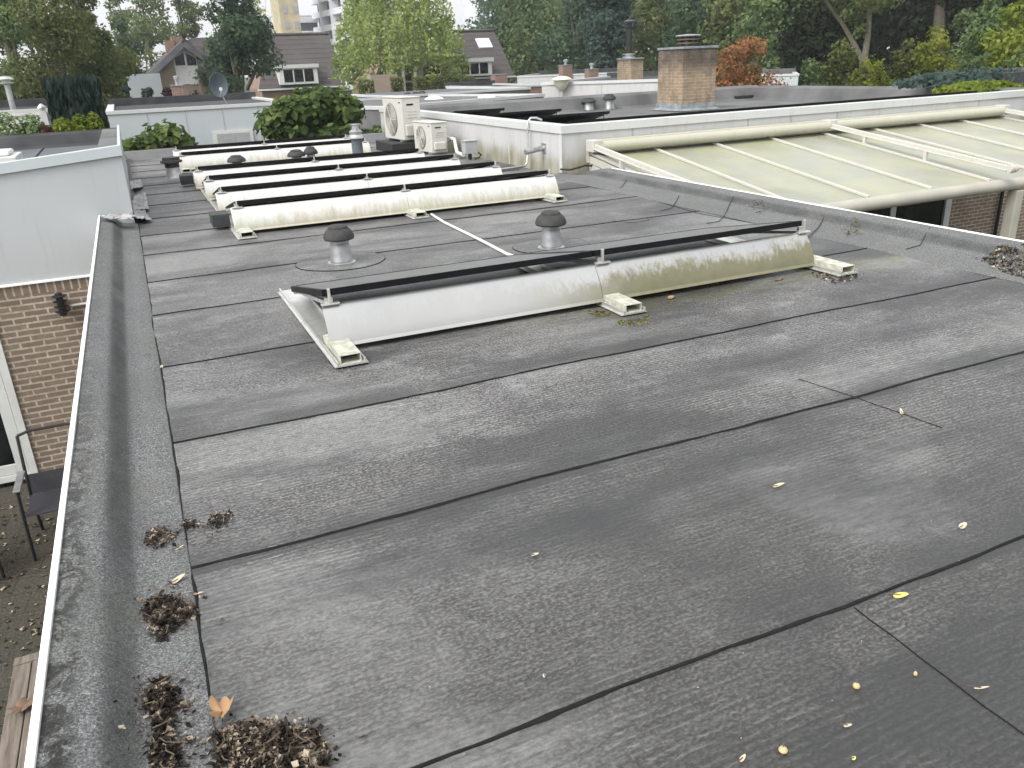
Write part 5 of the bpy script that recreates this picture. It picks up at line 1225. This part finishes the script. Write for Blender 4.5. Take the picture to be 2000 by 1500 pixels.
# ================================================================== litter on the roof
def surf(x, y):     # height of the roof and its kerbs
    if x > 4.70:
        pr = [(4.70, .001), (4.83, .020), (4.94, .034), (5.01, .062), (5.06, .098), (5.17, .124), (5.6, .124)]
        for (a, za), (b, zb) in zip(pr, pr[1:]):
            if a <= x <= b: return za+(zb-za)*(x-a)/(b-a)
    if x < -.072:
        pr = [(-.6, .108), (-.395, .108), (-.312, .097), (-.283, .084), (-.258, .062), (-.232, .034), (-.205, .017), (-.15, .012), (-.072, .007)]
        for (a, za), (b, zb) in zip(pr, pr[1:]):
            if a <= x <= b: return za+(zb-za)*(x-a)/(b-a)
    return und(x, y)
def litter(poly, n, size, label, seed, h=.02, mat='litter', twigs=0):
    """a loose heap inside a sighted outline"""
    P = [atz(u, v, .012) for u, v in poly]; rng = np.random.default_rng(seed); rd = random.Random(seed)
    xs_ = [p.x for p in P]; ys_ = [p.y for p in P]; cx_, cy_ = sum(xs_)/len(P), sum(ys_)/len(P)
    def inside(x, y):
        r = False
        for i in range(len(P)):
            a, b = P[i], P[i-1]
            if (a.y > y) != (b.y > y) and x < (b.x-a.x)*(y-a.y)/(b.y-a.y)+a.x: r = not r
        return r
    pts = []
    while len(pts) < n:
        x = rd.uniform(min(xs_), max(xs_)); y = rd.uniform(min(ys_), max(ys_))
        sp_ = .006 if rd.random() < .8 else .026; x2 = x+rd.gauss(0, sp_); y2 = y+rd.gauss(0, sp_)
        if inside(x, y):
            e = max(0., 1-max(abs(x-cx_)/(max(xs_)-min(xs_)+1e-6), abs(y-cy_)/(max(ys_)-min(ys_)+1e-6))*1.9)
            pts.append((x2, y2, surf(x2, y2)+.002+h*e*rd.random()))
    Pn = np.array(pts); D = np.zeros_like(Pn); D[:, 2] = 1.0
    n_ = len(Pn); N = D+rng.normal(0, .75, (n_, 3)); N /= np.linalg.norm(N, axis=1)[:, None]; A = rng.normal(0, 1, (n_, 3)); T = np.cross(N, A); T /= np.linalg.norm(T, axis=1)[:, None]; B = np.cross(N, T)
    s = size*(.35+1.1*rng.random(n_)**1.5)[:, None]; asp = (.12+.32*rng.random(n_))[:, None]
    V = np.stack([Pn-T*s*.5, Pn-T*s*.1+B*s*asp+N*s*.08, Pn+T*s*.5+N*s*.05, Pn-T*s*.05-B*s*asp+N*s*.08], 1)
    V[:, :, 2] = np.maximum(V[:, :, 2], np.vectorize(surf)(V[:, :, 0], V[:, :, 1])+.0012)
    V = V.reshape(-1, 3); F_ = np.arange(n_*4).reshape(n_, 4)
    Fl = [tuple(f) for f in F_]; Vl = [tuple(v) for v in V]; mi = [0]*len(Fl)
    b = MB(); b.v, b.f, b.mi = Vl, Fl, mi
    b.cur = 1
    for i in range(twigs):
        x, y, z = rd.choice(pts); a = rd.uniform(0, 6.28); l_ = rd.uniform(.02, .06); b.tube([(x, y, z+.004), (x+l_*.5*math.cos(a), y+l_*.5*math.sin(a), z+.010), (x+l_*math.cos(a+.4), y+l_*math.sin(a+.4), max(z, surf(x+l_*math.cos(a+.4), y+l_*math.sin(a+.4)))+.006)], .0011+.0008*rd.random(), 5)
    o = obj('leaf_litter', b, [mat, 'twig']); tag(o, label, 'leaf litter', 'heaps of leaf litter', 'stuff'); return o
litter([(285, 1045), (310, 1033), (345, 1040), (338, 1055), (318, 1070), (290, 1070)], 260, .016, 'small brown leaf heap on the left kerb, farther than the round one', 1, twigs=6)
litter([(358, 1012), (378, 1010), (384, 1024), (368, 1031), (358, 1026)], 130, .013, 'tiny dark crumb heap right at the kerb seam', 2, .012)
litter([(412, 1002), (440, 992), (453, 1000), (450, 1018), (430, 1027), (404, 1026)], 260, .013, 'dark oval heap of crumbs on the open roof', 3, .018)
litter([(285, 1178), (310, 1166), (345, 1170), (378, 1182), (376, 1208), (340, 1225), (318, 1258), (292, 1225)], 900, .017, 'round brown leaf heap halfway along the left kerb', 4, .03, twigs=10)
litter([(288, 1352), (318, 1326), (346, 1350), (350, 1385), (318, 1408), (288, 1400)], 800, .016, 'oval leaf heap on the left kerb before the bottom edge', 5, .03, twigs=8)
litter([(300, 1405), (335, 1402), (342, 1450), (366, 1500), (298, 1503), (306, 1450)], 700, .016, 'trailing leaf heap on the kerb at the bottom edge', 6, .022, twigs=8)
litter([(416, 1430), (470, 1405), (545, 1408), (612, 1420), (640, 1470), (636, 1530), (430, 1530)], 2600, .017, 'biggest leaf heap on the roof at the bottom edge, beside an orange leaf', 7, .035, twigs=40)
litter([(1460, 412), (1478, 408), (1500, 420), (1484, 423)], 70, .02, 'dark twiggy moss streak on the right kerb, farthest from us', 8, .010, 'litter', 5)
litter([(1640, 456), (1672, 448), (1684, 463), (1655, 464)], 120, .018, 'moss tuft with dry stems on the right kerb', 9, .012, 'moss', 4)
litter([(1912, 512), (1950, 506), (2010, 512), (2020, 550), (1965, 535)], 700, .024, 'mixed leaf heap on the right kerb at the picture edge', 10, .010, 'litter', 10)
litter([(1152, 605), (1195, 600), (1192, 613), (1165, 616)], 160, .016, 'mossy crumbs left of the middle rail foot', 11, .014, 'moss')
litter([(1205, 625), (1255, 617), (1268, 608), (1262, 630), (1225, 634)], 220, .016, 'mossy crumbs round the tip of the middle rail foot', 12, .014, 'moss')
litter([(1580, 530), (1640, 520), (1680, 533), (1660, 548), (1625, 552)], 300, .020, 'brown crumbs round the right rail foot', 13, .016, 'litter')
for px in KS:
    P = []
    for u, v in px:
        z = .03
        for _ in range(25): p = atz(u, v, z); z = .5*z+.5*surf(min(p.x, 5.19), p.y)
        P.append(Vector((min(p.x, 5.19), p.y, surf(min(p.x, 5.19), p.y)+.006)))
    t = MB(); t.tube(P, .0036, 6); obj('seam', t, 'rooffelt_dark', house)
# loose single leaves and twigs
def leaf_shape(name, label, cat, u, v, L_, W_, mat, rot, curl=.3, kind='ovate', z=.004, group=None):
    p = atz(u, v, 0.0); z0 = surf(p.x, p.y)+z; b = MB(); q = Matrix.Rotation(rot, 3, 'Z')
    if kind == 'maple':
        out = []
        for k in range(36):
            a = 2*math.pi*k/36; r = .56+.44*abs(math.cos(2.5*a))**.9; r *= (.62 if 2.5 < a < 3.8 else 1.); r *= 1+.13*math.sin(13*a)*math.cos(5*a); out.append((r*math.cos(a)*L_/2, r*math.sin(a)*W_/2))
    else:
        out = [(L_/2*math.cos(2*math.pi*k/18)*(1.0 if math.cos(2*math.pi*k/18) > 0 else .9), W_/2*math.sin(2*math.pi*k/18)*(1-.25*math.cos(2*math.pi*k/18))) for k in range(18)]
    c = len(b.v); b.v.append(tuple(q @ Vector((0, 0, .002))+Vector((p.x, p.y, z0))))
    for x, y in out: b.v.append(tuple(q @ Vector((x, y, curl*(y*y/W_+.35*x*x/L_)+.004*math.sin(x*90)))+Vector((p.x, p.y, z0))))
    for k in range(len(out)): b.f.append((c, c+1+k, c+1+(k+1) % len(out))); b.mi.append(0)
    st = q @ Vector((-L_*.5, 0, .004))+Vector((p.x, p.y, z0)); en = q @ Vector((-L_*.85, L_*.1, .003))+Vector((p.x, p.y, z0)); b.cur = 1; b.tube([q @ Vector((0, 0, .003))+Vector((p.x, p.y, z0)), st, en], .0009, 5)
    o = obj(name, b, [mat, 'twig'], smooth=True, thick=.0008); tag(o, label, cat, group or 'single fallen leaves on the roof'); return o
leaf_shape('maple_leaf', 'orange brown maple leaf by the biggest leaf heap', 'leaf', 436, 1398, .066, .060, 'leaf_orange', 1.1, 2.4, 'maple', .010)
leaf_shape('fallen_leaf', 'bright yellow leaf below the dark seam at the right', 'leaf', 1758, 1167, .040, .021, 'leaf_yellow', -.5, .3)
leaf_shape('fallen_leaf', 'curled cream leaf on the open roof at right middle', 'leaf', 1520, 950, .045, .016, 'leaf_cream', -.2, 1.2)
leaf_shape('fallen_leaf', 'cream leaf near the right edge, above the yellow leaf', 'leaf', 1880, 1031, .034, .018, 'leaf_cream', .2, .8)
leaf_shape('fallen_leaf', 'small curled pale leaf alone in the middle of the roof', 'leaf', 1045, 1086, .024, .012, 'leaf_cream', -.4, 1.2)
leaf_shape('fallen_leaf', 'orange cream leaf in front of the deflector, right of the middle rail foot', 'leaf', 1311, 582, .055, .035, 'leaf_orange', .4, 1.0)
leaf_shape('fallen_leaf', 'pale leaf scrap left of the middle rail foot on dark felt', 'leaf', 1760, 806, .045, .012, 'leaf_cream', .9, 1.2)
leaf_shape('fallen_leaf', 'tan leaf scrap near the bottom edge, left of the pale mushroom', 'leaf', 1450, 1486, .020, .009, 'leaf_cream', .3, .8)
leaf_shape('fallen_leaf', 'tan leaf scrap between the two mushrooms', 'leaf', 1655, 1421, .018, .008, 'leaf_cream', -.5, .8)
leaf_shape('fallen_leaf', 'bent tan leaf stalk near the lower right cross joint', 'leaf', 1915, 1349, .032, .006, 'leaf_cream', -.6, 1.4)
leaf_shape('fallen_leaf', 'tiny yellow leaf at the bottom edge', 'leaf', 1667, 1484, .010, .008, 'leaf_yellow', 0, .5)
leaf_shape('fallen_leaf', 'buff pair of leaves beside the kerb seam above the round heap', 'leaf', 350, 1140, .046, .020, 'leaf_cream', .5, .9)
leaf_shape('fallen_leaf', 'narrow pale leaf lying over the kerb seam', 'leaf', 388, 1163, .030, .008, 'leaf_cream', -.5, 1.2)
leaf_shape('fallen_leaf', 'thin pale leaf stalk on the kerb by the small brown heap', 'leaf', 352, 1077, .030, .006, 'leaf_cream', .2, .9)
leaf_shape('fallen_leaf', 'dark leaf lying in front of the deflector near the right rail foot', 'leaf', 1522, 547, .10, .03, 'leaf_brown', .3, .5)
leaf_shape('fallen_leaf', 'white scrap beside the kerb seam, far up the roof', 'leaf', 316, 718, .030, .014, 'leaf_cream', 1.5, .5)
leaf_shape('fallen_leaf', 'tiny white scrap on the open roof near the bottom middle', 'leaf', 1063, 1323, .010, .007, 'leaf_cream', 1.5, .5)
p = atz(45, 1388, -1.75)
b = leaf_shape('fallen_leaf', 'large dried brown leaf lying on the wooden table', 'leaf', 45, 1388, .16, .11, 'leaf_brown', .5, .8, 'maple')
b.location = Vector((p.x, p.y, -1.735))-Vector((atz(45, 1388).x, atz(45, 1388).y, surf(atz(45, 1388).x, 0)))
def mushroom(u, v, r, label):
    p = atz(u, v); z0 = surf(p.x, p.y); t = thing('mushroom_cap', label, 'mushroom', (p.x, p.y, z0), 'small mushroom caps on the roof')
    b = MB(); b.lathe([(r*.2, .001), (r*.9, .003), (r, .006), (r*.8, .010), (r*.3, .0125), (.0005, .013)], (p.x, p.y, z0), 16); obj('cap', b, 'mush', t, True)
    b = MB(); b.tube([(p.x, p.y, z0+.012), (p.x+r*.6, p.y+r*.7, z0+.016)], .0012, 6); obj('stalk', b, 'twig', t)
mushroom(1672, 1345, .0085, 'small tan mushroom cap right of the lower seam'); mushroom(1529, 1470, .0095, 'pale yellow mushroom cap near the bottom edge'); mushroom(1787, 1322, .0045, 'tiny whitish mushroom cap by the cross joint')
def twig(u, v, L_, a, label, fork=False):
    p = atz(u, v); z0 = surf(p.x, p.y)+.003; b = MB(); e = Vector((p.x+L_*math.cos(a), p.y+L_*math.sin(a), z0)); m_ = (Vector((p.x, p.y, z0))+e)/2+Vector((0, .15*L_, .004))
    b.tube([(p.x, p.y, z0), m_, e], .0011, 5)
    if fork: b.tube([m_, m_+Vector((.25*L_, -.4*L_, 0))], .0009, 5)
    tag(obj('twig', b, 'twig'), label, 'twig', 'dark twigs on the roof')
twig(1335, 1140, .03, 2., 'forked dark twig right of the lone pale leaf', True); twig(430, 1225, .03, 1.2, 'small forked twig right of the round leaf heap', True); twig(245, 1075, .05, -.3, 'long curved twig on the kerb left of the small brown heap'); twig(405, 1060, .025, .4, 'short twig on the roof beside the kerb below the oval heap'); twig(280, 700, .05, .0, 'dark twig on the left kerb far up'); twig(1272, 777, .035, .3, 'small dark moss twig in the middle of the right roof half', True)
# scattered pale crumbs, far too many to count
rng = np.random.default_rng(77); n = 190; Pn = np.stack([.0+4.6*rng.random(n), 1.0+2.8*rng.random(n)**1.3, np.zeros(n)], 1); Pn[:, 2] = [surf(a, b_)+.0015 for a, b_ in Pn[:, :2]]
V, F_ = leaves_np(Pn, np.tile(np.array([0, 0, 4.]), (n, 1)), .0042, 'quad', rng, 0.); V[:, 2] = np.maximum(V[:, 2], np.array([surf(a, b_)+.001 for a, b_ in V[:, :2]]))
o = np_mesh('roof_crumbs', V, F_, 'leaf_cream', None); tag(o, 'scattered tiny pale crumbs on the dark felt', 'crumbs', None, 'stuff')
# leaves on the patio below
rng = np.random.default_rng(78); n = 900; Pn = np.stack([-2.4+1.9*rng.random(n), 4.3+4.4*rng.random(n), np.full(n, GZ+.012)], 1)
V, F_ = leaves_np(Pn, np.tile(np.array([0, 0, 3.]), (n, 1)), .045, 'quad', rng, 0.); V[:, 2] = np.maximum(V[:, 2], GZ+.004)
o = np_mesh('patio_leaves', V, F_, 'litter', None); tag(o, 'brown fallen leaves strewn over the dark patio', 'leaves', None, 'stuff')

hz = MB(); hz.box(-420, 620, -40, 420, GZ-1.2, 62); ho = obj('haze', hz, 'bark'); ho['kind'] = 'stuff'
hm = bpy.data.materials.new('haze_air'); hm.use_nodes = True; ht = hm.node_tree; ht.nodes.clear()
h_o = ht.nodes.new('ShaderNodeOutputMaterial'); h_v = ht.nodes.new('ShaderNodeVolumePrincipled'); h_v.inputs['Color'].default_value = (.90, .94, .97, 1); h_v.inputs['Density'].default_value = .00065; h_v.inputs['Anisotropy'].default_value = .3
ht.links.new(h_v.outputs[0], h_o.inputs['Volume']); ho.data.materials.clear(); ho.data.materials.append(hm)
# ================================================================== light
w = bpy.data.worlds.new("World"); scene.world = w; w.use_nodes = True; nt = w.node_tree; nt.nodes.clear()
out = nt.nodes.new('ShaderNodeOutputWorld'); bg = nt.nodes.new('ShaderNodeBackground'); sky = nt.nodes.new('ShaderNodeTexSky'); hs = nt.nodes.new('ShaderNodeHueSaturation')
sky.sky_type = 'NISHITA'; sky.sun_disc = False; SUN_EL, SUN_AZ = R_(48), R_(-115)
sky.sun_elevation = SUN_EL; sky.sun_rotation = SUN_AZ; sky.air_density = 1.0; sky.dust_density = 6.0; sky.ozone_density = 1.0; sky.altitude = 0
hs.inputs['Saturation'].default_value = .18
nt.links.new(sky.outputs[0], hs.inputs['Color']); mx = nt.nodes.new('ShaderNodeMix'); mx.data_type = 'RGBA'; mx.inputs[0].default_value = .55; mx.inputs[7].default_value = (4.3, 4.35, 4.45, 1)
nt.links.new(hs.outputs[0], mx.inputs[6]); nt.links.new(mx.outputs[2], bg.inputs[0]); bg.inputs[1].default_value = .15; nt.links.new(bg.outputs[0], out.inputs[0])
sl = bpy.data.lights.new('sun', 'SUN'); sl.energy = .75; sl.angle = R_(25); sl.color = (1, .985, .97); so = bpy.data.objects.new('sun', sl); COL.objects.link(so)
# the lamp looks down along the direction opposite to the sun
sd = Vector((math.sin(SUN_AZ)*math.cos(SUN_EL), math.cos(SUN_AZ)*math.cos(SUN_EL), math.sin(SUN_EL)))
so.rotation_euler = (-sd).to_track_quat('-Z', 'Y').to_euler()
scene.view_settings.view_transform = 'Standard'; scene.view_settings.look = 'None'; scene.view_settings.gamma = 1; scene.view_settings.exposure = 1.24
scene.cycles.max_bounces = 6; scene.cycles.diffuse_bounces = 3; scene.cycles.glossy_bounces = 3; scene.cycles.transmission_bounces = 4; scene.cycles.transparent_max_bounces = 4
scene.cycles.use_denoising = True
